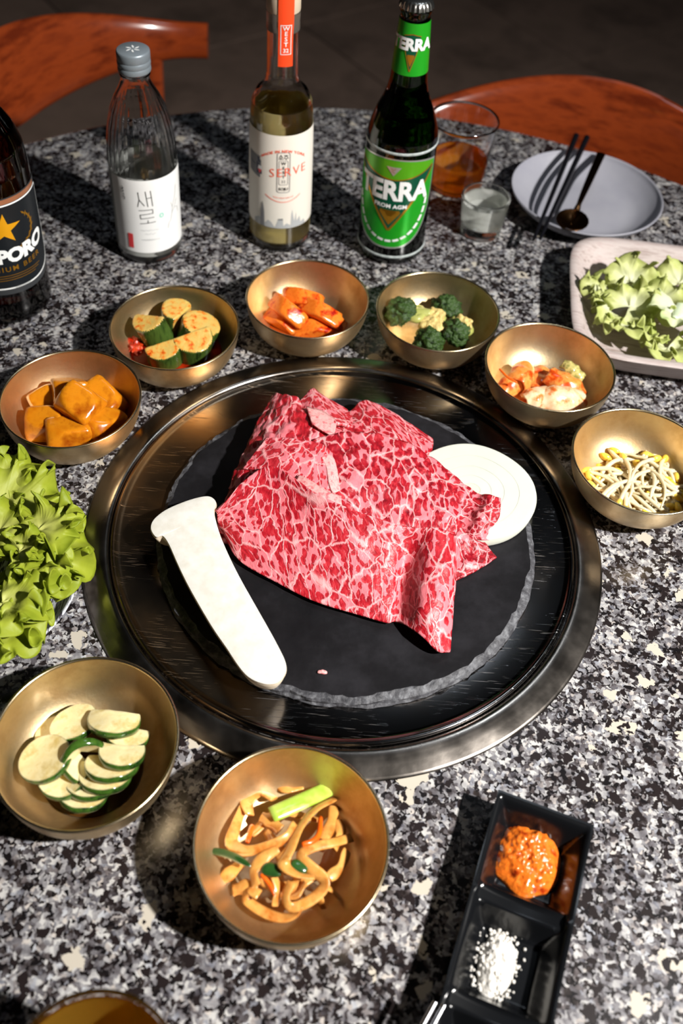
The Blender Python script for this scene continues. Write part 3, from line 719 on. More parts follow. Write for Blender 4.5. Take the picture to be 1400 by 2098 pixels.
cuc_flesh = mat('cucumber_flesh', (206, 176, 96), 0.28, sss=0.3, sss_scale=0.004, sssr=(1, .8, .3), vary=[(214, 168, 84), (216, 120, 36), (190, 44, 10)], vstops=[0.40, 0.52, 0.62, 0.70], vscale=150, vdetail=4, bump=0.5, bscale=330, coat=0.4)
cuc_skin = mat('cucumber_skin', (40, 62, 22), 0.22, vary=[(66, 88, 34), (26, 44, 16)], vscale=50, stretch=(3, 3, 0.5), coat=0.4)
def cuc(sz=1.0, cut=None, h=.0125):
    sz *= 1.08
    pl = [(0, 0, 1, h), (0, 0, -1, h)] + [(math.cos(a), math.sin(a), 0, .0150 * sz) for a in np.linspace(0, 2 * math.pi, 14, endpoint=False)]
    if cut is not None: pl += [(math.cos(c_), math.sin(c_), 0.0, v) for c_, v in cut]
    return pl
G = 'cucumber kimchi chunks in the brass bowl'
for lb, px, rt, sz, cut, h in (('cucumber kimchi chunk at the left, standing tall with a pointed red top', (317, 676, .0240), (.10, -.30, .2), .95, [(1.1, .004)], .0170),
                               ('cucumber kimchi chunk at the back of the cucumber bowl', (361, 655, .0235), (.12, .1, .4), .90, [(-.9, .007)], .0150),
                               ('largest round cucumber kimchi chunk, at the right of its bowl', (406, 682, .0215), (.20, .22, .9), 1.12, None, .0125),
                               ('cucumber kimchi chunk at the front right, showing broad green skin', (394, 706, .0225), (.22, .12, 0), 1.12, [(2.2, .005)], .0135),
                               ('cucumber kimchi chunk at the front left with the reddest stuffing', (337, 722, .0215), (.20, -.12, .3), 1.0, [(1.7, .003)], .0120)):
    pl = cuc(sz, cut, h)
    piece('cucumber_chunk', lb, 'cucumber', G, px, pl, rt, {(0, 1) + tuple(range(16, len(pl))): ('cucumber_flesh', cuc_flesh), tuple(range(2, 16)): ('cucumber_skin', cuc_skin)}, 26, 0.0004, 90, rng.random() * 9, 5)
chil = mat('chilli_paste', (120, 12, 4), 0.2, vary=[(168, 34, 8), (196, 70, 24)], vscale=150, bump=0.6, coat=0.5)
o = piece('chilli_flake_clump', 'clump of red chilli seasoning at the left of the cucumber bowl', 'chilli seasoning', None, (276, 708, .0140), [(0, 0, 1, .0035), (0, 0, -1, .003), (1, 0, 0, .006), (-1, 0, 0, .006), (0, 1, 0, .010), (0, -1, 0, .010)], (0, 0, .4), chil, 2.5, 0.0045, 330, 3, 5)

rad = mat('radish_kimchi', (226, 112, 28), 0.24, sss=0.35, sss_scale=0.004, sssr=(1, .6, .25), vary=[(236, 128, 40), (214, 80, 18), (156, 18, 8)], vstops=[0.35, 0.50, 0.58, 0.66], vscale=110, vdetail=5, coat=0.2, bump=0.3)
bar = lambda a, b, c: [(1, 0, .12, a), (-1, 0, .1, a), (0, 1, .1, b), (0, -1, 0, b), (0, 0, 1, c), (0, 0, -1, c), (.5, .2, 1, c * 1.12), (-.5, -.2, 1, c * 1.12)]
G = 'radish kimchi batons in the brass bowl'
for lb, px, rt, d_ in (('radish kimchi baton at the bottom left of its pile', (578, 655, .0150), (.2, .1, -.55), (.020, .0075, .0065)),
                       ('radish kimchi baton at the front of its pile', (643, 672, .0150), (.15, -.05, .12), (.024, .0075, .0065)),
                       ('radish kimchi baton at the lower back right of its pile', (670, 650, .0160), (.1, .1, -.35), (.020, .0075, .0065)),
                       ('radish kimchi baton slanting across the left of its pile', (588, 634, .0280), (.5, .18, -.62), (.021, .0080, .0065)),
                       ('longest radish kimchi baton, across the middle of its pile', (656, 637, .0285), (.45, .14, -.38), (.026, .0080, .0065)),
                       ('radish kimchi baton lying topmost at the back of its pile', (620, 609, .0310), (.5, .06, -.10), (.0205, .0080, .0060))):
    piece('radish_baton', lb, 'radish', G, px, bar(*d_), rt, rad, 14, 0.0006, 70, rng.random() * 9)

bro_c = mat('broccoli_crown', (34, 58, 18), 0.5, vary=[(52, 78, 26), (22, 40, 12)], vscale=160, bump=0.8, bscale=900)
bro_s = mat('broccoli_stalk', (148, 152, 74), 0.35, vary=[(170, 172, 96)], vscale=60, coat=0.3)
bro_y = mat('bean_crumb', (196, 170, 98), 0.6, vary=[(214, 190, 122), (176, 148, 76)], vscale=240, bump=0.8, bscale=500)
def floret(label, px, cdir, r, sdir, slen):
    c = W(*px); t = thing('broccoli_floret', label, 'broccoli', c, 0, 'broccoli florets in the brass bowl')
    D, F = ICO[5]; cdir = np.array(cdir, float); cdir /= np.linalg.norm(cdir)
    V = []
    for d_ in D:
        k = d_ @ cdir
        base = r * (0.90 if k > -0.1 else 0.90 - 0.42 * min(1, (-0.1 - k) / 0.7))
        q = Vector(d_)
        l1 = mnoise.voronoi(q * 2.1 + Vector((px[0], 0, 0)))[0][0]; l2 = mnoise.voronoi(q * 7.5 + Vector((px[1], 1, 0)))[0][0]
        V.append(d_ * base * (1.12 - 0.34 * min(1, l1) - 0.20 * min(1, l2)))
    o = obj('broccoli_crown', V, F, bro_c, t)
    s = np.array(sdir, float); s /= np.linalg.norm(s)
    P = np.array([s * r * 0.15, s * (r * 0.7 + slen * .3), s * (r * .7 + slen * .7), s * (r * 0.7 + slen)])
    obj('broccoli_stalk', *tube(cr(P, 10), np.linspace(.0058, .0042, 10) * r / .018, 12), bro_s, t)
    for a in (-0.7, 0.75):
        e = s * math.cos(a) + np.cross(s, cdir) * math.sin(a) ; e /= np.linalg.norm(e)
        obj('broccoli_branch', *tube(cr([s * r * 1.0, e * r * .75 + s * r * .15, e * r * .55], 8), np.linspace(.0032, .0036, 8) * r / .018, 10), bro_s, t)
floret('broccoli floret at the left of its bowl, pale stalk pointing to the middle', (826, 642, .0255), (-.5, .1, .7), .0200, (.85, -.05, .10), .012)
floret('broccoli floret at the back right of its bowl', (914, 634, .0240), (.2, .5, .8), .0185, (-.5, -.6, -.3), .006)
floret('broccoli floret at the right front of its bowl', (934, 684, .0225), (.3, -.1, .8), .0185, (.45, .75, .15), .003)
floret('broccoli floret at the very front of its bowl', (880, 702, .0205), (-.1, -.5, .8), .0180, (-.1, .85, .1), .004)
for lb, px, s_ in (('pale mashed bean crumble in the middle of the broccoli', (884, 668, .0240), 1.0), ('pale mashed bean crumble on the right broccoli floret', (948, 662, .0300), .75), ('small pale mashed bean crumble by the back broccoli floret', (893, 645, .0270), .7)):
    piece('bean_crumble', lb, 'bean crumble', 'bean crumbles on the broccoli', px, [(0, 0, 1, .006 * s_), (0, 0, -1, .006 * s_), (1, 0, 0, .012 * s_), (-1, 0, 0, .011 * s_), (0, 1, 0, .008 * s_), (0, -1, 0, .008 * s_)], (0.3, 0, -.5), bro_y, 5, 0.0028, 260, px[0])

# cabbage kimchi: folded leaf pieces
kim_w = mat('kimchi_stem', (240, 214, 180), 0.26, sss=0.4, sss_scale=0.004, sssr=(1, .7, .45), vary=[(240, 196, 150), (226, 130, 62), (190, 50, 12)], vstops=[0.40, 0.52, 0.60, 0.70], vscale=85, vdetail=5, coat=0.5, bump=0.3)
kim_o = mat('kimchi_leaf', (222, 120, 40), 0.24, sss=0.25, sss_scale=0.004, sssr=(1, .6, .25), vary=[(232, 150, 74), (206, 80, 18), (158, 24, 6)], vstops=[0.34, 0.48, 0.58, 0.70], vscale=75, vdetail=5, coat=0.6, bump=0.3)
kim_g = mat('kimchi_green', (120, 124, 50), 0.3, vary=[(196, 180, 110), (84, 96, 34)], vscale=160, bump=0.4, coat=0.4)
def fold(name, label, cat, group, px, L_, Wd, curl, rot, mt, rip=0.0016, seed=0, thick=.0018, nu=36, nv=28, fr=70):
    c = W(*px); L_, Wd = L_ * 1.18, Wd * 1.15
    from mathutils import Euler
    Mx = np.array(Euler(rot).to_matrix())
    S = np.zeros((nu, nv, 3))
    for i, u in enumerate(np.linspace(-1, 1, nu)):
        for j, v in enumerate(np.linspace(-1, 1, nv)):
            w_ = Wd * (1 - 0.25 * u * u) * (1 + 0.12 * mnoise.noise(Vector((u * 2.2, seed, 1))))
            a = v * curl
            x = u * L_ * (1 + .08 * mnoise.noise(Vector((v * 2, seed, 5))))
            y = w_ * math.sin(a) / max(curl, 0.3)
            z = w_ * (math.cos(a) - 1) / max(curl, 0.3) * 1.0 - 0.25 * L_ * u * u
            z += rip * mnoise.noise(Vector((x * fr, y * fr, seed))) * 2 + rip * 0.8 * abs(v) * math.sin(u * 9 + seed)
            S[i, j] = (x, y, z)
    S = S @ Mx.T
    V, F, UV = sheet(S, thick)
    o = obj(name, V, F, mt, loc=c, uv=UV); return tag(o, label, cat, group)
G = 'cabbage kimchi pieces in the brass bowl'
fold('kimchi_piece', 'kimchi leaf under the others at the front left of its bowl', 'kimchi', G, (1085, 812, .0170), .022, .015, 0.8, (.2, .1, -.4), kim_o, .0020, 11)
fold('kimchi_piece', 'kimchi leaf low at the back of its bowl', 'kimchi', G, (1130, 768, .0190), .024, .015, 0.8, (0, .1, -.2), kim_o, .0022, 17)
fold('kimchi_piece', 'glossy orange kimchi leaf curled up at the back left of its bowl', 'kimchi', G, (1086, 758, .0330), .013, .016, 1.5, (.5, .1, 1.2), kim_o, .0010, 2)
fold('kimchi_piece', 'orange kimchi leaf folded at the left edge of its bowl', 'kimchi', G, (1048, 782, .0270), .012, .013, 1.4, (.2, -.3, .7), kim_o, .0012, 3)
fold('kimchi_piece', 'red-spotted kimchi leaf at the right of its bowl', 'kimchi', G, (1165, 782, .0290), .016, .014, 1.2, (.3, .25, -.5), kim_o, .0016, 4)
fold('kimchi_piece', 'white kimchi stem with red edges at the front right of its bowl', 'kimchi', G, (1160, 812, .0300), .018, .014, 1.1, (.45, .1, .12), kim_w, .0012, 5, .003)
fold('kimchi_piece', 'white kimchi stem in the front middle of its bowl', 'kimchi', G, (1110, 806, .0290), .012, .012, 1.3, (.4, 0, .5), kim_w, .0014, 6, .003)
fold('kimchi_piece', 'small green and white kimchi leaf tip at the back right of its bowl', 'kimchi', G, (1178, 756, .0300), .010, .006, 1.0, (.4, .3, -.5), kim_g, .0016, 7)
carrot = mat('carrot_shred', (238, 108, 20), 0.26, coat=0.4, vary=[(226, 84, 14)], vscale=90)
def strand(name, label, cat, group, pts, r_, mt, flat=1.0, n=10, k=18, up=(0, 0, 1), taper=0.25):
    P = cr([W(*p) for p in pts], k); c = P.mean(0)
    rr = r_ * (1 - taper * np.abs(np.linspace(-1, 1, k)) ** 4)
    o = obj(name, *tube(P - c, rr, n, flat, up), mt, loc=c); return tag(o, label, cat, group)
strand('carrot_shred', 'thin orange carrot shred at the left edge of the kimchi', 'carrot', None, [(1024, 756, .036), (1040, 772, .036), (1060, 784, .034)], .0011, carrot)

# soybean sprouts
sp_stem = mat('sprout_stem', (216, 200, 162), 0.24, sss=0.4, sss_scale=0.004, sssr=(1, .85, .6), vary=[(222, 208, 174)], vscale=60, coat=0.3)
sp_head = mat('sprout_head', (240, 196, 62), 0.26, sss=0.4, sss_scale=0.004, sssr=(1, .75, .25), vary=[(246, 210, 92)], vscale=60, coat=0.4)
sc = W(1308, 988, 0.012); r5 = random.Random(21)
D3, F3 = ICO[2]
for k in range(84):
    a = r5.uniform(0, 6.283); q = math.sqrt(r5.random()) * 0.034
    x, y = q * math.cos(a) * 1.06, q * math.sin(a) * .86
    hz = 0.0085 + 0.0175 * (1 - (q / 0.037) ** 2) * (k / 84) ** 0.55
    d_ = r5.uniform(0, 6.283); Ls = r5.uniform(.014, .025); bend = r5.uniform(-1.2, 1.2)
    pts = []
    for s in np.linspace(-1, 1, 9):
        an = d_ + bend * s
        pts.append((x + math.cos(d_) * s * Ls + math.sin(d_) * bend * .35 * Ls * (s * s - .4), y + math.sin(d_) * s * Ls - math.cos(d_) * bend * .35 * Ls * (s * s - .4), hz - .0045 * s * s + r5.uniform(-.0006, .0006)))
    P = np.array(pts); off = sc - BC['sprout']
    for p in P:                                                  # keep every stem inside the bowl
        px_, py_ = p[0] + off[0], p[1] + off[1]; rr = math.hypot(px_, py_); lim = inner_r(max(p[2], .0075)) - .0035
        if rr > lim: p[0] -= px_ * (1 - lim / rr); p[1] -= py_ * (1 - lim / rr); p[2] += .002
        p[2] = max(p[2], 0.0075)
    t = thing('bean_sprout', 'pale soybean sprout with a yellow head, one of the heap in the right brass bowl', 'bean sprout', (sc[0], sc[1], 0), 0, 'soybean sprouts heaped in the right brass bowl')
    P = cr(P, 18)
    obj('sprout_stem', *tube(P, r5.uniform(.0015, .0020) * (1 - .55 * np.linspace(0, 1, 18) ** 3), 9), sp_stem, t)
    if k % 7 != 3:
        tdir = P[0] - P[2]; tdir /= np.linalg.norm(tdir)
        M3 = np.array(Vector(tdir).to_track_quat('Z', 'Y').to_matrix())
        hd = (D3 * np.array([.0031, .0036, .0056])); hd[:, 0] *= 1 - .35 * (np.abs(hd[:, 1]) < .0006)
        obj('sprout_head', hd @ M3.T + P[0] + tdir * .0028, F3, sp_head, t)

# zucchini slices
zu_f = mat('zucchini_flesh', (222, 204, 148), 0.24, sss=0.4, sss_scale=0.004, sssr=(1, .9, .5), vary=[(230, 216, 166), (204, 180, 112)], vscale=90, vdetail=4, coat=0.45, bump=0.3, bscale=220)
zu_p = mat('zucchini_peel', (30, 62, 18), 0.14, vary=[(60, 92, 30), (20, 44, 14)], vscale=120, coat=0.6)
def zuc(label, px, nrm, r_, th=.0042, cut=None, bend=0.0, sq=1.0, seed=0, spin=0.0):
    c = W(*px); n_ = Vector(nrm).normalized()
    Mx = np.array(n_.to_track_quat('Z', 'Y').to_matrix()) @ np.array(Matrix.Rotation(spin + (math.pi if nrm[1] > 0 else 0), 3, 'Z'))
    m_ = 44; pts = []
    for i in range(m_):
        a = 2 * math.pi * i / m_
        x, y = r_ * math.cos(a), r_ * sq * math.sin(a)
        if cut is not None and y > cut * r_: y = cut * r_ - 0.10 * r_ * (1 - (x / r_) ** 2)
        pts.append((x, y))
    Q = np.array(pts)
    def lift(P, z): return np.array([(x, y, z + bend * (x * x) / r_ * 1.0 + .0006 * mnoise.noise(Vector((x * 150, y * 150, seed)))) for x, y in P])
    t = thing('zucchini_slice', label, 'zucchini', c, 0, 'zucchini slices in the brass bowl')
    ring3 = [(0.0, 0), (0.45, 0), (0.80, 0), (0.975, 0)]
    V, F = [(0, 0, th / 2 + .0003)], []
    V = list(lift([(0, 0)], th / 2 - .0002))
    for s in (0.35, 0.65, 0.88, 0.985): V += list(lift(Q * s, th / 2 + (0.0001 if s < .9 else 0)))
    V2 = list(lift(Q * .985, -th / 2)) + list(lift([(0, 0)], -th / 2))
    k0 = len(V); V += V2
    for i in range(m_):
        j = (i + 1) % m_
        F.append((0, 1 + i, 1 + j))
        for q in range(3): F.append((1 + q * m_ + i, 1 + (q + 1) * m_ + i, 1 + (q + 1) * m_ + j, 1 + q * m_ + j))
        F.append((k0 + j, k0 + i, k0 + m_))
    obj('zucchini_flesh', np.array(V) @ Mx.T, F, zu_f, t, angle=40)
    keep = [i for i in range(m_) if cut is None or Q[i][1] < cut * r_ - 0.12 * r_]
    keep = sorted(keep, key=lambda i: (i - (keep[0] if cut is None else m_ // 4 + 2)) % m_)
    V, F = [], []
    for s, z in ((0.965, th / 2 + .0001), (1.0, th / 2 - .0003), (1.012, 0), (1.0, -th / 2 + .0003), (0.965, -th / 2)):
        V += list(lift(Q[keep] * s, z))
    kn = len(keep)
    for q in range(4):
        for i in range(kn if cut is None else kn - 1):
            j = (i + 1) % kn; F.append((q * kn + i, q * kn + j, (q + 1) * kn + j, (q + 1) * kn + i))
    obj('zucchini_peel', np.array(V) @ Mx.T, F, zu_p, t)
for a in (('small zucchini slice mostly hidden at the back left of its bowl', (108, 1502, .0150), (-.2, .1, .9), .0120, .004, None, 0, .9, 1),
          ('thin zucchini slice at the bottom of the front stack', (170, 1630, .0125), (.05, .42, .9), .0150, .0040, .35, 0, .9, 2, .15),
          ('zucchini slice second from the bottom of the front stack', (186, 1606, .0165), (.0, .40, .9), .0155, .0042, .40, 0, .9, 3, .1),
          ('pale zucchini slice at the front left, folded open', (133, 1600, .0175), (-.12, .15, .95), .0155, .0045, .45, .30, .85, 4, -.3),
          ('zucchini slice standing half hidden left of the stack', (166, 1568, .0190), (.5, .25, .8), .0150, .0042, .35, 0, .9, 5, .6),
          ('zucchini slice third in the right hand stack', (216, 1590, .0205), (-.02, .40, .9), .0165, .0042, .40, 0, .9, 6, .1),
          ('zucchini slice second in the right hand stack', (230, 1566, .0250), (-.02, .40, .9), .0170, .0045, .45, 0, .9, 7, .12),
          ('zucchini half moon on top of the right hand stack', (250, 1542, .0300), (.05, .34, .9), .0145, .0045, .40, 0, .95, 8, .2),
          ('zucchini slice under the large one at the back right', (260, 1503, .0215), (.1, .30, .9), .0150, .0042, .40, 0, .9, 9, .1),
          ('large pale zucchini slice at the back right of its bowl', (234, 1471, .0290), (.06, .34, .92), .0170, .0050, .35, -.18, .95, 10, .2),
          ('pale zucchini slice at the back middle of its bowl', (152, 1483, .0225), (-.15, .22, .95), .0160, .0045, None, 0, .85, 11, .3),
          ('zucchini slice standing on edge with its dark peel showing, in the middle', (164, 1532, .0255), (-.45, .80, .30), .0165, .0050, .10, -.5, .9, 12, 0.0),
          ('round zucchini slice at the left, face up and apart', (93, 1556, .0255), (-.28, .05, .93), .0160, .0050, None, 0, 1.08, 13)):
    zuc(*a)

# fishcake strips
fc = mat('fishcake', (202, 134, 56), 0.32, sss=0.12, sss_scale=0.003, sssr=(1, .6, .25), vary=[(216, 156, 80), (174, 94, 24)], vscale=70, vdetail=4, coat=0.3, bump=0.2, bscale=300)
scal_w = mat('scallion_white', (186, 204, 96), 0.26, vary=[(150, 184, 52), (214, 222, 140)], vscale=40, coat=0.4)
scal_g = mat('scallion_green', (44, 84, 34), 0.22, vary=[(30, 62, 26)], vscale=60, coat=0.5)
fcx, fcy = 640, 760
def fz(x, y, k): return 0.0085 + 0.0150 * max(0, 1 - ((x - fcx) ** 2 + (y - fcy) ** 2) / 420 ** 2) + 0.0075 * k
def fpx(pts, k): return [(360 + x / 2.8, 1480 + y / 2.8, fz(x, y, k)) for x, y in pts]
G = 'fishcake strips in the front brass bowl'
strips = [('fishcake strip folded beside the scallion stalk, the longest one', [(905, 440), (800, 500), (715, 600), (660, 720), (622, 810), (690, 870), (795, 890)], 1.0, .0036),
          ('fishcake strip looping round the left of its heap', [(385, 490), (345, 600), (322, 690), (400, 738), (520, 712), (640, 660), (690, 590)], .75, .0036),
          ('fishcake curl at the top left of its heap', [(565, 440), (490, 410), (410, 460), (425, 530)], .65, .0040),
          ('fishcake strip running from the right edge and looping to the front', [(1010, 660), (905, 690), (790, 715), (715, 765), (770, 830), (850, 900), (838, 965), (750, 1035), (660, 1060), (630, 1000), (665, 915)], .55, .0036),
          ('fishcake strip bending down in the middle left of its heap', [(590, 725), (510, 775), (450, 850), (462, 935)], .60, .0034),
          ('fishcake strip curving along the front of its heap', [(480, 990), (420, 960), (410, 1020), (520, 1095), (620, 1122), (690, 1100), (720, 1050)], .45, .0036),
          ('short fishcake end at the front left of its heap', [(330, 965), (400, 945), (465, 965)], .2, .0040),
          ('short fishcake strip upright at the front of its heap', [(560, 865), (585, 960), (570, 1055)], .1, .0030),
          ('fishcake strip at the lower right of its heap', [(985, 735), (945, 830), (880, 890)], .3, .0032),
          ('fishcake strip dropping from the top right of its heap', [(912, 485), (890, 580), (850, 675)], .45, .0034),
          ('pointed fishcake strip at the far left of its heap', [(250, 912), (320, 858), (385, 795)], .2, .0036),
          ('short fishcake strip inside the front loop', [(745, 915), (700, 985), (655, 1005)], .15, .0030),
          ('fishcake end poking out at the front right', [(935, 1000), (880, 950), (840, 920)], .0, .0036),
          ('fishcake tail at the front edge of its heap', [(850, 1070), (825, 1010), (820, 950)], .0, .0026),
          ('short fishcake piece left of the scallion stalk', [(600, 620), (545, 565), (490, 540)], .35, .0040),
          ('browned fishcake piece at the very back of its heap', [(720, 370), (655, 385), (590, 360)], .35, .0046),
          ('fishcake strip low at the right of its heap', [(930, 560), (945, 640), (905, 720)], .05, .0034),
          ('fishcake strip low in the middle of its heap', [(520, 620), (620, 780), (720, 900)], -.3, .0040),
          ('fishcake strip low across the back of its heap', [(430, 640), (600, 520), (820, 560)], -.3, .0040),
          ('fishcake strip low across the front of its heap', [(480, 900), (640, 960), (820, 860)], -.35, .0040)]
for lb, pts, k, w_ in strips:
    a_ = rng.uniform(0, 6.28); strand('fishcake_strip', lb, 'fishcake', G, fpx(pts, k), w_ * .98 * (1 + .16 * np.sin(np.linspace(0, 9, 36) + a_)), fc, 0.30, 12, 36, (.75 * math.cos(a_), .75 * math.sin(a_), .8), 0.1)
strand('scallion_stalk', 'thick pale green scallion stalk lying on the fishcake', 'scallion', None, fpx([(885, 378), (720, 455), (550, 530)], 1.1), .0052, scal_w, 0.36, 14, 14, taper=0.05)
strand('scallion_leaf', 'dark green scallion leaf sticking out at the left of the fishcake', 'scallion', 'scallion leaves in the fishcake', fpx([(180, 735), (260, 745), (345, 775), (430, 825)], 1.0), .0024, scal_g, 0.4, taper=.8)
strand('scallion_leaf', 'dark green scallion leaf in the middle of the fishcake', 'scallion', 'scallion leaves in the fishcake', fpx([(495, 835), (550, 845), (610, 855)], .6), .0042, scal_g, 0.4, taper=.5)
strand('scallion_leaf', 'dark green scallion leaf right of the middle of the fishcake', 'scallion', 'scallion leaves in the fishcake', fpx([(660, 812), (705, 825), (755, 850)], .5), .0036, scal_g, 0.4, taper=.5)
strand('carrot_shred', 'orange carrot shred at the left of the fishcake', 'carrot', 'carrot shreds in the fishcake', fpx([(440, 590), (425, 640), (410, 690)], .7), .0016, carrot)
strand('carrot_shred', 'orange carrot shred at the front of the fishcake', 'carrot', 'carrot shreds in the fishcake', fpx([(490, 870), (540, 930), (570, 990)], .6), .0014, carrot)
strand('carrot_shred', 'orange carrot shred at the right of the fishcake', 'carrot', 'carrot shreds in the fishcake', fpx([(832, 545), (822, 640), (780, 685), (725, 700)], .7), .0018, carrot)
# ------------------------------------------------------------------ bottles
def mesh2d_text(body, size, bold=0.0, spacing=1.0, sx=1.0, shear=0.0):
    cu = bpy.data.curves.new('lettering', 'FONT'); cu.body = body; cu.size = size; cu.offset = bold; cu.space_character = spacing; cu.shear = shear
    cu.align_x = 'CENTER'; cu.align_y = 'CENTER'; cu.resolution_u = 3
    ob = bpy.data.objects.new('lettering', cu); COL.objects.link(ob)
    dg = bpy.context.evaluated_depsgraph_get(); me = bpy.data.meshes.new_from_object(ob.evaluated_get(dg))
    bm = bmesh.new(); bm.from_mesh(me)
    for v in bm.verts: v.co.x *= sx; v.co.z = 0
    bpy.data.objects.remove(ob); bpy.data.curves.remove(cu); bpy.data.meshes.remove(me)
    return bm

def mesh2d_poly(polys):
    bm = bmesh.new()
    for p in polys: bm.faces.new([bm.verts.new((x, y, 0)) for x, y in p])
    bmesh.ops.triangulate(bm, faces=[f for f in bm.faces if len(f.verts) > 4])
    return bm

def strokes(lines, w):
    polys = []
    for ln in lines:
        for (x0, y0), (x1, y1) in zip(ln, ln[1:]):
            d_ = math.hypot(x1 - x0, y1 - y0) + 1e-9; nx, ny = -(y1 - y0) / d_ * w / 2, (x1 - x0) / d_ * w / 2; ex, ey = (x1 - x0) / d_ * w / 2, (y1 - y0) / d_ * w / 2
            polys.append([(x0 - ex + nx, y0 - ey + ny), (x0 - ex - nx, y0 - ey - ny), (x1 + ex - nx, y1 + ey - ny), (x1 + ex + nx, y1 + ey + ny)])
    return polys

def band(pts, w):
    """a line of constant width as quads, mitred"""
    P = np.array(pts, float); T = np.gradient(P, axis=0); T /= np.linalg.norm(T, axis=1)[:, None]; Nn = np.stack([-T[:, 1], T[:, 0]], 1) * w / 2
    return [[tuple(P[i] + Nn[i]), tuple(P[i] - Nn[i]), tuple(P[i + 1] - Nn[i + 1]), tuple(P[i + 1] + Nn[i + 1])] for i in range(len(P) - 1)]

class Bottle:
    def __init__(s, root, prof, base):
        s.root, s.prof = root, prof
        s.az = math.atan2(CAM_O[1] - base[1], CAM_O[0] - base[0])
    def r(s, z): return float(np.interp(z, [q[1] for q in s.prof], [q[0] for q in s.prof]))
    def decal(s, name, bm, mt, du=0.0, z0=0.0, off=0.0003, parent=None, warp=None, label=None, step=0.0022, rmax=False):
        """wrap a flat drawing (x = along the girth, y = height, metres) round the bottle; du: degrees right of the camera-facing line"""
        if warp:
            for v in bm.verts: v.co.x, v.co.y = warp(v.co.x, v.co.y)
        xs = [v.co.x for v in bm.verts]; ys = [v.co.y for v in bm.verts]
        for u in np.arange(min(xs) + step / 2, max(xs), step):
            bmesh.ops.bisect_plane(bm, geom=bm.verts[:] + bm.edges[:] + bm.faces[:], plane_co=(u, 0, 0), plane_no=(1, 0, 0))
        if max(ys) - min(ys) > 0.012:
            for u in np.arange(min(ys) + .003, max(ys), 0.006):
                bmesh.ops.bisect_plane(bm, geom=bm.verts[:] + bm.edges[:] + bm.faces[:], plane_co=(0, u, 0), plane_no=(0, 1, 0))
        bm.verts.index_update(); V, F = [], []
        for v in bm.verts:
            z = z0 + v.co.y; rr = s.r(z); a = s.az + math.radians(du) + v.co.x / s.r(z0)
            V.append(((rr + off) * math.cos(a), (rr + off) * math.sin(a), z))
        for f in bm.faces:
            q = [v.index for v in f.verts]
            c = f.normal.z < 0
            F.append(q[::-1] if c else q)
        bm.free()
        o = obj(name, V, F, mt, parent or s.root)
        if label: o['label'] = label
        return o

def fill(t, name, side, key, n=80):
    """a drink: its sides meet the glass (relative index), its top meets the air"""
    k = len(side); zl = side[-1][1]
    V, F = lathe(side + [(side[-1][0], zl), (0.0, zl)], n)
    mi = [1 if (i % (k + 1)) >= k else 0 for i in range(len(F))]
    obj(name, V, F, [M[key], M['surface']], t, angle=50, mi=mi)

def bottle(name, label, cat, base, prof, gm, liq=None, rib=None, wallt=0.0026, n=96):
    t = thing(name, label, cat, (base[0], base[1], 0))
    fine = dense(prof, 0.0022)
    inner = [(max(r_ - wallt, 0.006), max(z, 0.006)) for r_, z in prof if z > 0.004]
    inner = [(0.0, 0.0075)] + [(inner[0][0] * 0.8, 0.0068)] + inner
    inner_f = dense(inner, 0.003)[::-1]
    rf = None
    if rib:
        rf = lambda a, z: 1 + rib[2] * math.sin(rib[3] * a) * max(0, min(1, (z - rib[0]) / .01)) * max(0, min(1, (rib[1] - z) / .01))
    mt, zl = liq
    ri = lambda z: max(float(np.interp(z, [q[1] for q in prof], [q[0] for q in prof])) - wallt, 0.006)
    V, F = lathe([(0.0, 0.003)] + fine + [q for q in inner_f if q[1] > zl + .0005] + [(ri(zl), zl)], n, rf)
    obj('glass', V, F, gm, t, angle=60)
    fill(t, 'liquid', [(0.0, 0.0072)] + [(ri(z) * (0.84 if k == 0 else 1), z) for k, z in enumerate(np.linspace(0.0075, zl, 40))], mt, n)
    return t, Bottle(t, prof, base)

# clear bottle with the grey screw cap
bx = W(308, 505)
pf = [(0.0270, 0.0), (0.0305, 0.0012), (0.0323, 0.0045), (0.0328, 0.012), (0.0330, 0.05), (0.0335, 0.098), (0.0332, 0.112), (0.0322, 0.128), (0.0300, 0.144), (0.0262, 0.160), (0.0210, 0.1735), (0.0158, 0.1835), (0.0134, 0.189), (0.0130, 0.193), (0.0142, 0.1955), (0.0142, 0.1972), (0.0126, 0.1985), (0.0126, 0.215)]
t, B = bottle('liquor_bottle', 'clear fluted glass bottle with a grey screw cap and white label, beside the brown bottle', 'bottle', bx, pf, M['glass'], ('water', 0.1025), (0.098, 0.176, 0.012, 30))
cp = [(0.0, 0.2005), (0.0140, 0.2005), (0.0149, 0.1990), (0.0152, 0.2000), (0.0150, 0.2030), (0.0146, 0.2040), (0.0152, 0.2055), (0.0152, 0.2085), (0.0147, 0.2096), (0.0152, 0.2108), (0.0152, 0.2165), (0.0148, 0.2182), (0.0140, 0.2188), (0.0, 0.2188)]
cap = obj('screw_cap', *lathe(cp, 96, lambda a, z: 1 + (0.006 * math.sin(60 * a) if 0.211 < z < 0.2162 else 0)), M['cap_grey'], t, angle=40)
pet = []
for k in range(6):
    a = k * math.pi / 3 + .3; q = []
    for s_, w_ in ((0.0012, 0.0), (0.003, 0.0010), (0.005, 0.0014), (0.0072, 0.0)): q.append((s_, w_))
    poly = [(s_, w_) for s_, w_ in q] + [(s_, -w_ * .4) for s_, w_ in q[-2:0:-1]]
    pet.append([(math.cos(a + s_ * 70) * s_ - math.sin(a + s_ * 70) * w_, math.sin(a + s_ * 70) * s_ + math.cos(a + s_ * 70) * w_) for s_, w_ in poly])
Vp, Fp = [], []
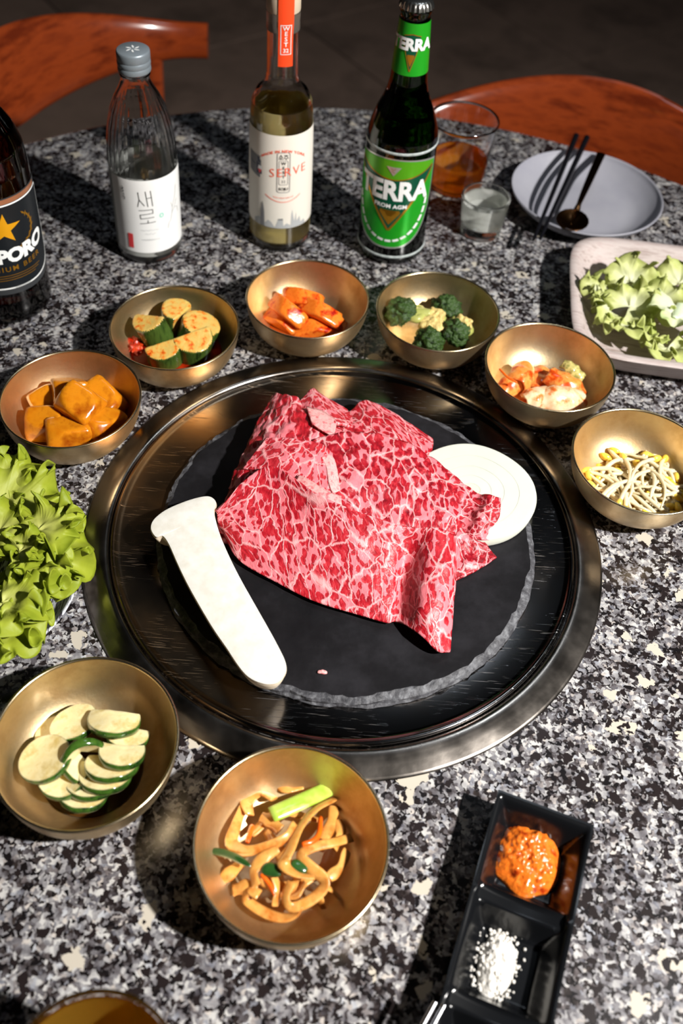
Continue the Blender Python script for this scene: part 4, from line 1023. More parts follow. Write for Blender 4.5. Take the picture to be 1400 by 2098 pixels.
for p in pet:
    k = len(Vp); Vp += [(x, y, 0.2190) for x, y in p]; Fp.append(tuple(range(k, k + len(p))))
obj('cap_emblem', Vp, Fp, M['white_print'], cap)
lab = B.decal('paper_label', mesh2d_poly([[(-0.031, 0.0165), (0.055, 0.0165), (0.055, 0.1005), (0.053, 0.1020), (-0.029, 0.1020), (-0.031, 0.1000)]]), M['paper'], 0, 0, 0.0004, label='white paper label')
B.decal('back_label', mesh2d_poly([[(-0.034, 0.0165), (0.034, 0.0165), (0.034, 0.1020), (-0.034, 0.1020)]]), M['paper'], 190, 0, 0.0004)
kx, ky = 0.000444 / 7, 0.000556 / 7
def hp(pts, cy): return [((x - 705) * kx, -(y - cy) * ky) for x, y in pts]
B.decal('lettering', mesh2d_poly(strokes([hp([(610, 515), (620, 620), (590, 720)], 610), hp([(620, 620), (690, 705)], 610), hp([(720, 505), (742, 720)], 610), hp([(797, 500), (814, 715)], 610), hp([(733, 602), (805, 592)], 610)], 0.0007)), M['ink'], -2, 0.0815, 0.0007, lab)
B.decal('lettering', mesh2d_poly(strokes([hp([(605, 780), (807, 770), (808, 826), (615, 845), (620, 902), (817, 886)], 870), hp([(725, 928), (725, 968)], 870), hp([(608, 976), (835, 956)], 870)], 0.0007)), M['ink'], -2, 0.0610, 0.0007, lab)
B.decal('lettering', mesh2d_poly(strokes([hp([(375, 395), (400, 420), (372, 430), (400, 462), (378, 470)], 480), hp([(392, 490), (400, 520)], 480), hp([(380, 540), (408, 545), (405, 575)], 480)], 0.0008)), M['ink'], -4, 0.0865, 0.0007, lab)
B.decal('lettering', mesh2d_poly(strokes([[(-0.009 + i * .0016, 0.0006 * math.sin(i * 2.3)) for i in range(12)]], 0.00035)), M['ink_pale'], 2, 0.0445, 0.0007, lab)
B.decal('lettering', mesh2d_poly(strokes([[(-0.005 + i * .0013, 0.0006 * math.sin(i * 1.9)) for i in range(9)]], 0.00035)), M['ink_pale'], 2, 0.0400, 0.0007, lab)
B.decal('lettering', mesh2d_poly(strokes([[(-0.009 + i * .0012, 0.0009 * math.sin(i * 2.9)) for i in range(16)]], 0.00045)), M['ink_pale'], 2, 0.0330, 0.0007, lab)
B.decal('red_stamp', mesh2d_poly([[(-0.0029, -0.0085), (0.0026, -0.0085), (0.0029, 0.0088), (-0.0026, 0.0088)]]), M['ink_red'], -33, 0.0300, 0.0007, lab, label='small red stamp')
B.decal('mint_dot', mesh2d_poly(band([(0.0017 * math.cos(a), 0.0022 * math.sin(a)) for a in np.linspace(0, 2 * math.pi, 20)], 0.0012)), M['ink_mint'], 24, 0.0600, 0.0007, lab, label='small mint green ring')
spr = [[(0.0, 0.0), (0.002, 0.007), (0.003, 0.014), (0.001, 0.020)], [(0.002, 0.007), (0.006, 0.012), (0.010, 0.020)], [(0.003, 0.014), (0.008, 0.026), (0.010, 0.036)], [(0.0, 0.0), (-0.003, -0.003), (-0.004, -0.008)], [(0.006, 0.012), (0.011, 0.010), (0.012, 0.004)]]
B.decal('sprig_print', mesh2d_poly(strokes(spr, 0.0006)), M['ink_pale'], 42, 0.0500, 0.0007, lab)

# clear bottle of straw coloured liquor
bx = W(573, 482)
pf = [(0.0275, 0.0), (0.0305, 0.0014), (0.0317, 0.006), (0.0319, 0.05), (0.0314, 0.108), (0.0306, 0.148), (0.0290, 0.161), (0.0245, 0.171), (0.0190, 0.1765), (0.0162, 0.1795), (0.0164, 0.183), (0.0154, 0.187), (0.0150, 0.20), (0.0148, 0.232), (0.0148, 0.256)]
t, B = bottle('liquor_bottle', 'tall clear bottle of pale straw liquor with an orange seal strip and cream label', 'bottle', bx, pf, M['glass'], ('straw', 0.1585))
cap = obj('stopper', *lathe([(0.0, 0.2500), (0.0153, 0.2500), (0.0156, 0.2510), (0.0156, 0.2690), (0.0150, 0.2705), (0.0, 0.2705)], 64), M['cork'], t, angle=40)
film = mat('clear_film', (235, 225, 210), 0.18, trans=0.9, ior=1.2)
obj('shrink_band', *lathe([(0.0152, 0.232), (0.0155, 0.233), (0.0153, 0.240), (0.0156, 0.246), (0.0155, 0.2495)], 64), film, t)
pf2 = pf[:-1] + [(0.0155, 0.240), (0.0158, 0.252), (0.0158, 0.2705)]
B2 = Bottle(t, pf2, bx)
seal = B2.decal('seal_strip', mesh2d_poly([[(-0.0072, -0.0690), (0.0072, -0.0690), (0.0072, 0.0), (-0.0072, 0.0)]]), M['strip'], 10, 0.2703, 0.0006, label='orange paper seal')
for k, ch in enumerate('WEST'):
    B2.decal('lettering', mesh2d_text(ch, 0.0058, 0.0001, sx=1.0), M['white_print'], 10, 0.2385 - k * 0.0052, 0.0009, seal, step=.004)
B2.decal('lettering', mesh2d_text('32', 0.0052, 0.0001), M['white_print'], 10, 0.2172, 0.0009, seal, step=.004)
fr_ = [(-0.0045, -0.0140), (0.0045, -0.0140), (0.0045, 0.0140), (-0.0045, 0.0140), (-0.0045, -0.0140)]
B2.decal('frame_print', mesh2d_poly(strokes([fr_], 0.0006)), M['white_print'], 10, 0.2276, 0.0009, seal)
lab = B.decal('paper_label', mesh2d_poly([[(-0.058, 0.0318), (0.050, 0.0318), (0.050, 0.1385), (-0.058, 0.1385)]]), M['paper_cream'], 0, 0, 0.0004, label='cream paper label')
B.decal('back_label', mesh2d_poly([[(-0.040, 0.0318), (0.040, 0.0318), (0.040, 0.1385), (-0.040, 0.1385)]]), M['paper_cream'], 180, 0, 0.0004)
def word(body, size, du, z, mt, bold=0.0, sx=1.0, warp=None, sp=1.0): return B.decal('lettering', mesh2d_text(body, size, bold, sp, sx), mt, du, z, 0.0008, lab, warp)
word('MADE IN NEW YORK', 0.0042, 5, 0.1220, M['ink_orange'], 0.0001, 1.0, lambda x, y: (x, y - 18 * x * x), 1.15)
def rrect(w_, h_, r_): return [(cx_ + r_ * math.cos(a), cy_ + r_ * math.sin(a)) for cx_, cy_, a0_ in ((w_ - r_, h_ - r_, 0), (-w_ + r_, h_ - r_, math.pi / 2), (-w_ + r_, -h_ + r_, math.pi), (w_ - r_, -h_ + r_, 1.5 * math.pi)) for a in np.linspace(a0_, a0_ + math.pi / 2, 6)]
rr_ = rrect(.0062, .0225, .0025); B.decal('badge_print', mesh2d_poly(band(rr_ + rr_[:2], 0.0007)), M['ink_grey'], 5, 0.0980, 0.0007, lab)
rr_ = rrect(.0043, .0135, .0012); B.decal('badge_print', mesh2d_poly(band(rr_ + rr_[:2], 0.0005)), M['ink_grey'], 5, 0.0980, 0.0007, lab)
B.decal('lettering', mesh2d_poly(strokes([[(-.0042, -.0016), (-.0026, .0016), (-.0010, -.0012)], [(-.0026, -.0012), (-.0026, -.0028)], [(-.0046, -.0028), (-.0006, -.0028)], [(.0006, .0014), (.0042, .0014)], [(.0024, .0014), (.0008, -.0010)], [(.0024, .0010), (.0042, -.0010)], [(.0004, -.0020), (.0044, -.0020)], [(.0024, -.0020), (.0024, -.0034)]], 0.0006)), M['ink'], 5, 0.1163, 0.0008, lab)
for k, ch in enumerate('WEST'): word(ch, 0.0046, 5, 0.1085 - k * .0050, M['ink'], 0.0001)
word('32', 0.0044, 5, 0.0880, M['ink_grey']); word('SOJU', 0.0042, 5, 0.0795, M['ink'], 0.0001)
word('SERVE', 0.0135, 14, 0.0985, M['ink_orange'], -0.0001, 0.92, lambda x, y: (x, y + .11 * x), 1.2)
B.decal('label_line', mesh2d_poly(band([(x, 22 * x * x) for x in np.linspace(-.018, .018, 20)], .0007)), M['ink_orange'], 5, 0.0640, 0.0007, lab)
B.decal('lettering', mesh2d_poly(strokes([[(-0.010 + i * .0010, 0.0007 * math.sin(i * 2.6) + 14 * (-0.010 + i * .0010) ** 2) for i in range(21)]], 0.00035)), M['ink_orange'], 5, 0.0690, 0.0008, lab)
B.decal('photo_print', mesh2d_poly([[(-.012, -.010), (.0035, -.0135), (.0050, .006), (.0010, .0105), (-.0125, .0125)]]), M['ink_grey'], -46, 0.1010, 0.0006, lab)
B.decal('photo_print', mesh2d_poly([[(-.001, -.009), (.0060, -.0085), (.0050, .0015), (-.001, .004)], [(-.011, .001), (-.003, -.001), (-.003, .000), (-.011, .002)], [(.0005, .004), (.004, .0035), (.003, .010), (.0005, .0102)]]), M['ink_navy'], -46, 0.1010, 0.0007, lab)
B.decal('photo_print', mesh2d_poly([[(.0010, -.0035), (.0060, -.0035), (.0062, .0005), (.0020, .001)]]), M['white_print'], -46, 0.1010, 0.0008, lab)
B.decal('photo_print', mesh2d_poly([[(.0010, -.0035), (.0060, -.0035), (.0035, -.0085)]]), M['ink_red'], -46, 0.1010, 0.0009, lab)
sky = [(-.030, 0), (-.030, .006), (-.026, .008), (-.024, .010), (-.022, .009), (-.0215, .018), (-.0205, .024), (-.0195, .030), (-.0185, .024), (-.0175, .018), (-.017, .004), (-.013, .009), (-.010, .007), (-.006, .001), (-.003, .010), (.002, .011), (.0025, .003), (.006, .006), (.010, .003), (.0105, .016), (.0115, .022), (.0125, .014), (.014, .007), (.0155, .018), (.0165, .007), (.020, .012), (.0215, .004), (.026, .006), (.028, 0)]
B.decal('skyline_print', mesh2d_poly([[(a_[0], 0), (b_[0], 0), b_, a_] for a_, b_ in zip(sky, sky[1:]) if b_[0] - a_[0] > 1e-4 and (a_[1] + b_[1]) > 1e-4]), M['ink_pale'], 2, 0.0322, 0.0006, lab)
B.decal('skyline_print', mesh2d_poly([[(-.0215, 0), (-.0172, 0), (-.0175, .018), (-.0195, .030), (-.0213, .018)], [(-.003, .010), (.002, .010), (.002, .0122), (-.003, .0115)]]), M['ink_grey'], 2, 0.0322, 0.0007, lab)

# green bottle
bx = W(800, 503)
pf = [(0.0300, 0.0), (0.0338, 0.0015), (0.0352, 0.006), (0.0354, 0.011), (0.0351, 0.016), (0.0351, 0.110), (0.0350, 0.125), (0.0353, 0.132), (0.0343, 0.140), (0.0318, 0.150), (0.0275, 0.163), (0.0230, 0.1735), (0.0196, 0.1836), (0.0178, 0.193), (0.0167, 0.205), (0.0158, 0.223), (0.0147, 0.2416), (0.0138, 0.2545), (0.0134, 0.2575), (0.0146, 0.2600), (0.0146, 0.2655), (0.0132, 0.2670)]
t, B = bottle('beer_bottle', 'green glass beer bottle with green shield labels, nearest the tumbler and shot glass', 'bottle', bx, pf, M['glass_green'], ('beer_green', 0.205))
capp = [(0.0, 0.2712), (0.0110, 0.2712), (0.0138, 0.2700), (0.0150, 0.2668), (0.0158, 0.2640), (0.0154, 0.2636), (0.0, 0.2690)]
obj('crown_cap', *lathe(capp, 126, lambda a, z: 1 + (0.030 * math.sin(21 * a) if z < 0.2672 else 0)), M['crown_metal'], t, angle=50)
scuff = mat('scuffed_glass', (196, 204, 202), 0.5, vary=[(150, 160, 158)], vscale=200)
for z in (0.1325, 0.0112): obj('scuff_ring', *lathe([(B.r(z) + .0000, z - .0015), (B.r(z) + .0004, z - .0010), (B.r(z) + .0005, z), (B.r(z) + .0004, z + .0010), (B.r(z), z + .0015)], 96), scuff, t)
def shield(w_, zt_, zb, zs, n_=16):
    top_ = [(x, zt_ - .0055 * (x / w_) ** 2) for x in np.linspace(-w_, w_, 14)]
    rt = [(w_ * math.cos(a) ** .75 if a < math.pi / 2 - 1e-6 else 0.0, zs - (zs - zb) * math.sin(a)) for a in np.linspace(0.02, math.pi / 2, n_)]
    lt = [(-x, z) for x, z in rt[:-1]][::-1]
    return top_[::-1] + lt[::1][::-1][::1] if False else [(x, z) for x, z in top_] + rt + lt
D0 = -7
lab = B.decal('shield_label', mesh2d_poly([shield(.0405, .1270, .0220, .092)]), M['silver'], D0, 0, .0004, label='green and silver shield label')
B.decal('label_field', mesh2d_poly([shield(.0390, .1255, .0240, .092)]), M['green_bright'], D0, 0, .0006, lab)
arc_ = lambda x: .1040 + .0125 * (abs(x) / .037) ** 1.7
vee = lambda x: .0445 + abs(x) / .037 * .070
xs_ = np.linspace(-.0365, .0365, 30)
B.decal('label_field', mesh2d_poly([[(a_, min(vee(a_), arc_(a_))), (b_, min(vee(b_), arc_(b_))), (b_, arc_(b_)), (a_, arc_(a_))] for a_, b_ in zip(xs_, xs_[1:])]), M['green_deep'], D0, 0, .0008, lab)
B.decal('label_field', mesh2d_poly([[(a_, arc_(a_)), (b_, arc_(b_)), (b_, .1250 - .0055 * (b_ / .0405) ** 2), (a_, .1250 - .0055 * (a_ / .0405) ** 2)] for a_, b_ in zip(xs_, xs_[1:])]), M['lime'], D0, 0, .0008, lab)
B.decal('gold_line', mesh2d_poly(band([(x, arc_(x)) for x in xs_], .0012) + band([(x, vee(x)) for x in np.linspace(-.037, -.0003, 12)], .0020) + band([(x, vee(x)) for x in np.linspace(.0003, .037, 12)], .0020)), M['gold'], D0, 0, .0010, lab)
B.decal('gold_line', mesh2d_poly([[(-.0090, .066), (0, .0515), (.0090, .066), (.0080, .0690), (0, .0605), (-.0080, .0690)]]), M['gold'], D0, 0, .0010, lab)
B.decal('lettering', mesh2d_text('TERRA', .0300, .0011, .98, .84), M['white_print'], D0 + 1, .0905, .0013, lab)
B.decal('lettering', mesh2d_text('FROM AGM', .0062, .0002, 1.05), M['white_print'], D0, .0735, .0013, lab)
B.decal('lettering', mesh2d_poly([[(-.0062, .1185), (.0062, .1185), (0, .1085)]]), M['silver'], D0, 0, .0012, lab)
B.decal('lettering', mesh2d_poly(strokes([[(-.002, .1165), (.0, .1150), (.0015, .1168)], [(-.0015, .1140), (.0010, .1120)]], .0005)), M['copper'], D0, 0, .0014, lab)
B.decal('lettering', mesh2d_poly([q for i, q in enumerate(band([(.0325 * math.cos(a), .082 - .050 * math.sin(a)) for a in np.linspace(0.05, math.pi - .05, 61)], .0026)) if i % 4 != 3]), M['white_print'], D0, 0, .0012, lab)
nk = B.decal('neck_label', mesh2d_poly([[(-.052, .2040), (.052, .2040), (.052, .2530), (-.052, .2530)]]), M['green_bright'], D0, 0, .0004, step=.003, label='bright green neck label')
B.decal('label_field', mesh2d_poly([[(-.0145, .2420), (0, .2440), (.0145, .2420), (0.0150, .238), (0, .2080), (-.0150, .238)]]), M['green_deep'], D0 + 6, 0, .0007, nk)
B.decal('gold_line', mesh2d_poly(band([(x, .2085 + abs(x) * 1.9) for x in np.linspace(-.0155, -.0002, 8)], .0012) + band([(x, .2085 + abs(x) * 1.9) for x in np.linspace(.0002, .0155, 8)], .0012) + band([(x, .2435 - abs(x) * .12) for x in np.linspace(-.0155, .0155, 10)], .0008)), M['gold'], D0 + 6, 0, .0009, nk)
B.decal('gold_line', mesh2d_poly([[(-.0062, .2225), (0, .2130), (.0062, .2225), (.0056, .2245), (0, .2185), (-.0056, .2245)]]), M['gold'], D0 + 6, 0, .0009, nk)
B.decal('lettering', mesh2d_text('TERRA', .0150, .0007, .98, .88), M['white_print'], D0 + 4, .2335, .0012, nk)

# brown bottle
bx = W(22, 614)
pf = [(0.0340, 0.0), (0.0380, 0.0018), (0.0394, 0.007), (0.0396, 0.014), (0.0393, 0.02), (0.0393, 0.118), (0.0395, 0.138), (0.0390, 0.155), (0.0372, 0.173), (0.0320, 0.190), (0.0240, 0.205), (0.0185, 0.220), (0.0165, 0.240), (0.0150, 0.268), (0.0145, 0.275), (0.0152, 0.279), (0.0150, 0.285), (0.0132, 0.287)]
t, B = bottle('beer_bottle', 'brown glass beer bottle with a black label and gold star, cut off by the frame', 'bottle', bx, pf, M['glass_brown'], ('beer_green', 0.215))
obj('crown_cap', *lathe([(r_ * 1.02, z + .0200) for r_, z in capp], 126, lambda a, z: 1 + (0.030 * math.sin(21 * a) if z < 0.2872 else 0)), M['crown_metal'], t, angle=50)
def crest(w_, zt_, zb, zs, rc):
    rt = [(w_ * math.cos(a) ** .55 if a < math.pi / 2 - 1e-6 else 0.0, zs - (zs - zb) * math.sin(a)) for a in np.linspace(0.02, math.pi / 2, 14)]
    tr = [(w_ - rc + rc * math.cos(a), zt_ - rc + rc * math.sin(a)) for a in np.linspace(0, math.pi / 2, 6)]
    right = rt[::-1] + tr
    return right + [(-x, z) for x, z in right[::-1] if x > 1e-5]
D0 = 9
lab = B.decal('crest_label', mesh2d_poly([crest(.0475, .1395, .0375, .066, .004)]), mat('label_edge', (54, 56, 58), .4), D0, 0, .0004, label='black crest label with a white line')
cw = crest(.0440, .1325, .0445, .069, .005)
B.decal('label_field', mesh2d_poly([cw]), M['label_black'], D0, 0, .0006, lab)
B.decal('white_line', mesh2d_poly(band(cw + cw[:2], .0016)), M['white_print'], D0, 0, .0008, lab)
B.decal('copper_band', mesh2d_poly([[(-.040, .1338), (.038, .1338), (.038, .1385), (-.040, .1385)]]), M['copper'], D0, 0, .0007, lab)
st = [((.0165 if k % 2 == 0 else .0064) * math.sin(k * math.pi / 5 + .08), (.0165 if k % 2 == 0 else .0064) * math.cos(k * math.pi / 5 + .08)) for k in range(10)]
B.decal('gold_star', mesh2d_poly([[(0, 0), st[k], st[(k + 1) % 10]] for k in range(10)]), M['star'], D0, .1085, .0009, lab, label='gold five-pointed star')
wheat = []
for sgn in (-1, 1):
    for k in range(16):
        a = -1.25 + k * .135; cx_, cz_ = sgn * .0245 * math.cos(a), .1045 + .0200 * math.sin(a); d_ = a + 1.0 + (.45 if k % 2 else -.35)
        wheat.append([(cx_ + sgn * (.0030 * math.cos(d_) * c1 - .0009 * math.sin(d_) * c2), cz_ + .0030 * math.sin(d_) * c1 + .0009 * math.cos(d_) * c2) for c1, c2 in ((-1, 0), (0, 1), (1, 0), (0, -1))])
B.decal('wheat_print', mesh2d_poly(wheat), M['gold'], D0, 0, .0009, lab)
B.decal('lettering', mesh2d_text('SAPPORO', .0195, .0011, .95, .95), M['white_print'], D0, .0795, .0011, lab, lambda x, y: (x, y * 1.0 + 4.5 * x * x))
B.decal('lettering', mesh2d_text('PREMIUM BEER', .0075, .0001, 1.3), M['gold'], D0, .0660, .0011, lab, lambda x, y: (x, y + 4.0 * x * x))
B.decal('lettering', mesh2d_poly([[(-w_, z - .0003), (w_, z - .0003), (w_, z + .0003), (-w_, z + .0003)] for w_, z in ((.026, .0590), (.024, .0565), (.020, .0540))]), M['gold'], D0, 0, .0009, lab)

# ------------------------------------------------------------------ glasses
def tumbler(name, label, cat, base, r0, r1, h, tb_, wall_, liq, zl, facets=None):
    t = thing(name, label, cat, (base[0], base[1], 0))
    rr = lambda z: r0 + (r1 - r0) * (z / h)
    o_ = [(0.0, 0.0008), (r0 - .004, 0.0004), (r0 - .0015, 0.0), (r0, .0015)] + [(rr(z), z) for z in np.linspace(.003, h - .0008, 24)]
    i_ = [(r1 - wall_ * .5, h)] + [(rr(z) - wall_, z) for z in np.linspace(h - .0008, zl, 24)]
    rf = (lambda a, z: 1 + .02 * math.sin(10 * a) * max(0, 1 - z / (tb_ * 1.3))) if facets else None
    obj('glass', *lathe(o_ + i_, 80, rf), M['glass'], t, angle=60)
    fill(t, 'drink', [(0.0, tb_)] + [(rr(z) - wall_ - (.003 if k == 0 else 0), z) for k, z in enumerate(np.linspace(tb_, zl, 14))], liq)
    return t
tumbler('tumbler', 'thin glass tumbler of amber drink behind the green bottle', 'glass', (.1015, .5133), .0295, .0385, .086, .005, .0016, 'amber', .038)
tumbler('shot_glass', 'small thick-bottomed shot glass full of clear liquor beside the green bottle', 'glass', W(984, 474), .0215, .0262, .047, .012, .0022, 'water', .0405, True)
tumbler('tumbler', 'glass of golden drink at the very front, its rim cut off by the frame', 'glass', (-.1010, -.4010), .0360, .0436, .092, .006, .0016, 'gold_drink', .0865)

# ------------------------------------------------------------------ plate, black chopsticks, spoon
def plate_obj(name, label, loc, Rr, h, mt, foot=.6):
    up = smooth_prof([(Rr * foot, 0.0), (Rr * .80, h * .28), (Rr * .94, h * .68), (Rr, h * .97)], 20)
    dn = smooth_prof([(Rr - .0022, h), (Rr * .93, h * .74 + .0012), (Rr * .80, h * .34 + .0022), (Rr * .62, .0048), (Rr * .3, .0042), (0.0, .0040)], 28); dn[-1] = (0.0, .0040)
    o = obj(name, *lathe([(0.0, .0008), (Rr * foot - .004, .0008), (Rr * foot - .002, 0.0)] + up + [(Rr - .0008, h + .0004)] + dn, 112), mt, loc=loc, angle=50)
    return tag(o, label, 'plate')
plate_obj('side_plate', 'matte grey coupe plate with black chopsticks and a spoon across it', (.2452, .4815, 0), .0845, .026, M['plate_grey'])
def stick(name, label, cat, a, b, ra, rb, mt, group=None, sq=False):
    a, b = np.array(a), np.array(b); k = np.linspace(0, 1, 14)[:, None]
    P = a + (b - a) * k
    o = obj(name, *tube(P - a, ra + (rb - ra) * k[:, 0], 4 if sq else 16, 1.0), mt, loc=a, angle=30); return tag(o, label, cat, group)
stick('chopstick', 'black chopstick on the grey plate, the one further from the spoon', 'chopstick', W(1094, 490, .0295), W(1181, 278, .0330), .0018, .0036, M['stick_black'], 'pair of black chopsticks')
stick('chopstick', 'black chopstick on the grey plate, the one nearer the spoon', 'chopstick', W(1107, 489, .0295), W(1203, 282, .0330), .0018, .0036, M['stick_black'], 'pair of black chopsticks')
sb = W(1171, 459, .0215); t = thing('spoon', 'dark bronze spoon lying across the grey plate next to the chopsticks', 'spoon', sb)
sd = W(1232, 316, .0300) - sb; sdn = sd / np.linalg.norm(sd); side = np.cross(sdn, [0, 0, 1]); side /= np.linalg.norm(side)
S = np.zeros((18, 18, 3))
ax1 = np.array([0.72, -0.69, 0]); ax1 = side * .0 + sdn * 1.0; ax1[2] = 0; ax1 /= np.linalg.norm(ax1); ax2 = np.array([-ax1[1], ax1[0], 0])
for i, rr in enumerate(np.linspace(0.02, 1, 18)):
    for j, a in enumerate(np.linspace(0, 2 * math.pi, 18)):
        S[i, j] = ax1 * rr * math.cos(a) * .0205 + ax2 * rr * math.sin(a) * .0172 + np.array([0, 0, .0062 * rr ** 2.2])
V, F, UV = sheet(S, .0010); obj('spoon_bowl', V, F, M['bronze'], t)
P = cr([ax1 * .0195 + np.array([0, 0, .0050]), sdn * .034 + np.array([0, 0, .0070]), sdn * .07 + np.array([0, 0, .0055]), sd + np.array([0, 0, .001])], 30)
obj('spoon_handle', *tube(P, np.concatenate([np.linspace(.0040, .0026, 8), np.linspace(.0026, .0052, 22)]), 14, 0.30), M['bronze'], t)

# ------------------------------------------------------------------ wooden tray with lettuce
def superell(a, z, p=5.0): return (abs(math.cos(a)) ** p + abs(math.sin(a)) ** p) ** (-1 / p)
tc_ = np.array([.3010, .2855, 0])
pr = [(0.0, 0.0), (.070, 0.0), (.078, .004), (.088, .018), (.0955, .0305), (.0962, .0325), (.0950, .0338), (.0900, .0336), (.0870, .0322), (.080, .0230), (.072, .0150), (.058, .0115), (0.0, .0105)]
o = obj('wooden_tray', *lathe(dense(pr, .004), 120, superell), M['tray_wood'], loc=tc_, angle=50); o.rotation_euler = (0, 0, R(-5))
tag(o, 'square whitewashed wooden tray holding torn lettuce, at the edge of the table', 'tray')
lf_a = leaf_mat('leaf_lettuce', (204, 206, 116), (166, 178, 50), (122, 144, 26))
lf_b = leaf_mat('pale_lettuce', (234, 236, 206), (206, 212, 134), (158, 176, 70))
rib_m = mat('lettuce_rib', (226, 236, 214), 0.25, sss=0.3, sss_scale=.004, sssr=(1, 1, .8), vary=[(206, 222, 180)], vscale=40, coat=.3)

def leaf(name, label, group, c, rad, heading, tilt, roll, frill, mt, seed, span=2.2, nf=9, cup=.25, nu=26, nv=110, rib=None, inner=0.0):
    """frilly leaf: a fan of radius rad round its heart at c; heading in the table plane"""
    S = np.zeros((nu, nv, 3)); UVu = np.zeros((nu, nv))
    for i, u in enumerate(np.linspace(inner, 1, nu)):
        for j, th in enumerate(np.linspace(-span, span, nv)):
            edge_ = 1 + .10 * mnoise.noise(Vector((th * 1.3, seed, 0))) + .07 * mnoise.noise(Vector((th * 4.1, seed, 7))) + .035 * mnoise.noise(Vector((th * 13, seed, 3)))
            rr = rad * u * edge_ * (1 - .20 * (abs(th) / span) ** 3)
            e1 = max(0.0, (u - .42) / .58); e2 = max(0.0, (u - .68) / .32)
            ph = nf * th + 3.2 * mnoise.noise(Vector((th * .9, seed, 9))) + seed
            a1 = .55 + .9 * abs(mnoise.noise(Vector((th * 1.7, seed, 21)))) * 1.6
            n3 = mnoise.noise(Vector((th * 9, u * 3, seed + 40)))
            z = frill * a1 * (e1 ** 1.6 * math.sin(ph) + .75 * e2 ** 1.5 * math.sin(2.1 * ph + 1.3 * math.sin(th * 3 + seed)) + .6 * e2 * n3)
            z += cup * rad * u * u - .45 * frill * e2 ** 2 + .10 * rad * mnoise.noise(Vector((u * 2.2, th * 1.4, seed)))
            dt = .85 * frill / rad * (e1 ** 1.6 * math.cos(ph) + .5 * e2 * math.cos(2.1 * ph + seed))
            rr += .35 * frill * e2 * math.sin(ph * 1.6 + seed)
            S[i, j] = (rr * math.cos(th + dt), rr * math.sin(th + dt) * .92, z); UVu[i, j] = u
    from mathutils import Euler
    Mx = np.array(Matrix.Rotation(heading, 3, 'Z')) @ np.array(Euler((roll, -tilt, 0)).to_matrix())
    S = S @ Mx.T
    V, F, UV = sheet(S, .0007)
    uu = np.concatenate([UVu.ravel(), UVu.ravel()]); UV = np.stack([uu * .55, UV[:, 1]], 1)
    V = np.array(V)
    t = thing(name, label, 'lettuce', c, 0, group)
    obj('leaf_blade', V, F, mt, t, uv=UV)
    if rib:
        P = np.array([(x, 0, cup * rad * (x / rad) ** 2 + .0012) for x in np.linspace(-.012, rad * .72, 16)]) @ Mx.T
        obj('leaf_rib', *tube(P, np.linspace(rib, rib * .25, 16), 10, .45), rib_m, t)
    return t
GL = 'torn lettuce on the wooden tray'
for a in (('torn lettuce piece at the left end of the wooden tray', (1228, 602, .0270), .022, 2.6, .5, .2, .0055, 1.0),
          ('torn lettuce piece at the back left of the wooden tray, standing up', (1290, 578, .0330), .028, 1.5, .8, .1, .0060, 2.0),
          ('torn lettuce piece curled at the front left of the wooden tray', (1250, 632, .0290), .024, 3.3, .5, -.3, .0060, 3.0),
          ('torn lettuce piece in the middle of the wooden tray', (1290, 628, .0350), .028, .6, .4, .3, .0065, 4.0),
          ('torn lettuce piece with a folded edge at the centre front of the wooden tray', (1290, 668, .0300), .026, 4.4, .4, .2, .0060, 5.0),
          ('torn lettuce piece at the far right of the wooden tray', (1392, 580, .0330), .028, .9, .5, .1, .0060, 6.0),
          ('torn lettuce piece under the large pale one on the wooden tray', (1345, 620, .0320), .030, .3, .3, .1, .0060, 7.0),
          ('frilly lettuce end at the front of the wooden tray', (1370, 712, .0260), .028, 4.6, .3, .1, .0065, 8.0),
          ('narrow lettuce strip at the front of the wooden tray', (1325, 690, .0270), .022, 4.2, .6, .0, .0030, 9.0)):
    leaf('lettuce_piece', a[0], GL, W(*a[1]), a[2], a[3], a[4], a[5], a[6] * 1.25, lf_b, a[7], 2.6, 8, .30, 24, 120)
leaf('lettuce_leaf', 'large pale lettuce leaf with a broad white rib, on the wooden tray', GL, W(1395, 640, .0400), .036, 4.15, .25, -.2, .0050, leaf_mat('pale_rib_lettuce', (240, 242, 228), (226, 232, 192), (170, 194, 90)), 11.0, 2.0, 6, .15, rib=.010)

# ------------------------------------------------------------------ leaf lettuce on the left
def streak_mat():
    mt, nt, b = nodes('streaked_glaze'); L = nt.links.new
    tc = N(nt, 'ShaderNodeTexCoord'); mp = N(nt, 'ShaderNodeMapping'); mp.inputs['Scale'].default_value = (900, 160, 160); mp.inputs['Rotation'].default_value = (0, 0, 0.5); L(tc.outputs['Object'], mp.inputs[0])
    n = N(nt, 'ShaderNodeTexNoise', Scale=1.0, Detail=3.0); L(mp.outputs[0], n.inputs['Vector'])
    r = ramp(nt, [(0.44, lin((70, 66, 74))), (0.54, lin((216, 220, 228)))]); L(n.outputs[0], r.inputs[0]); L(r.outputs[0], b.inputs['Base Color']); b.inputs['Roughness'].default_value = .3
    return mt
plate_obj('lettuce_plate', 'white plate with fine dark streaks under the leaf lettuce at the left', (-.2690, -.0830, 0), .0790, .022, streak_mat(), .55)
GL = 'leaf lettuce heaped on the left plate'
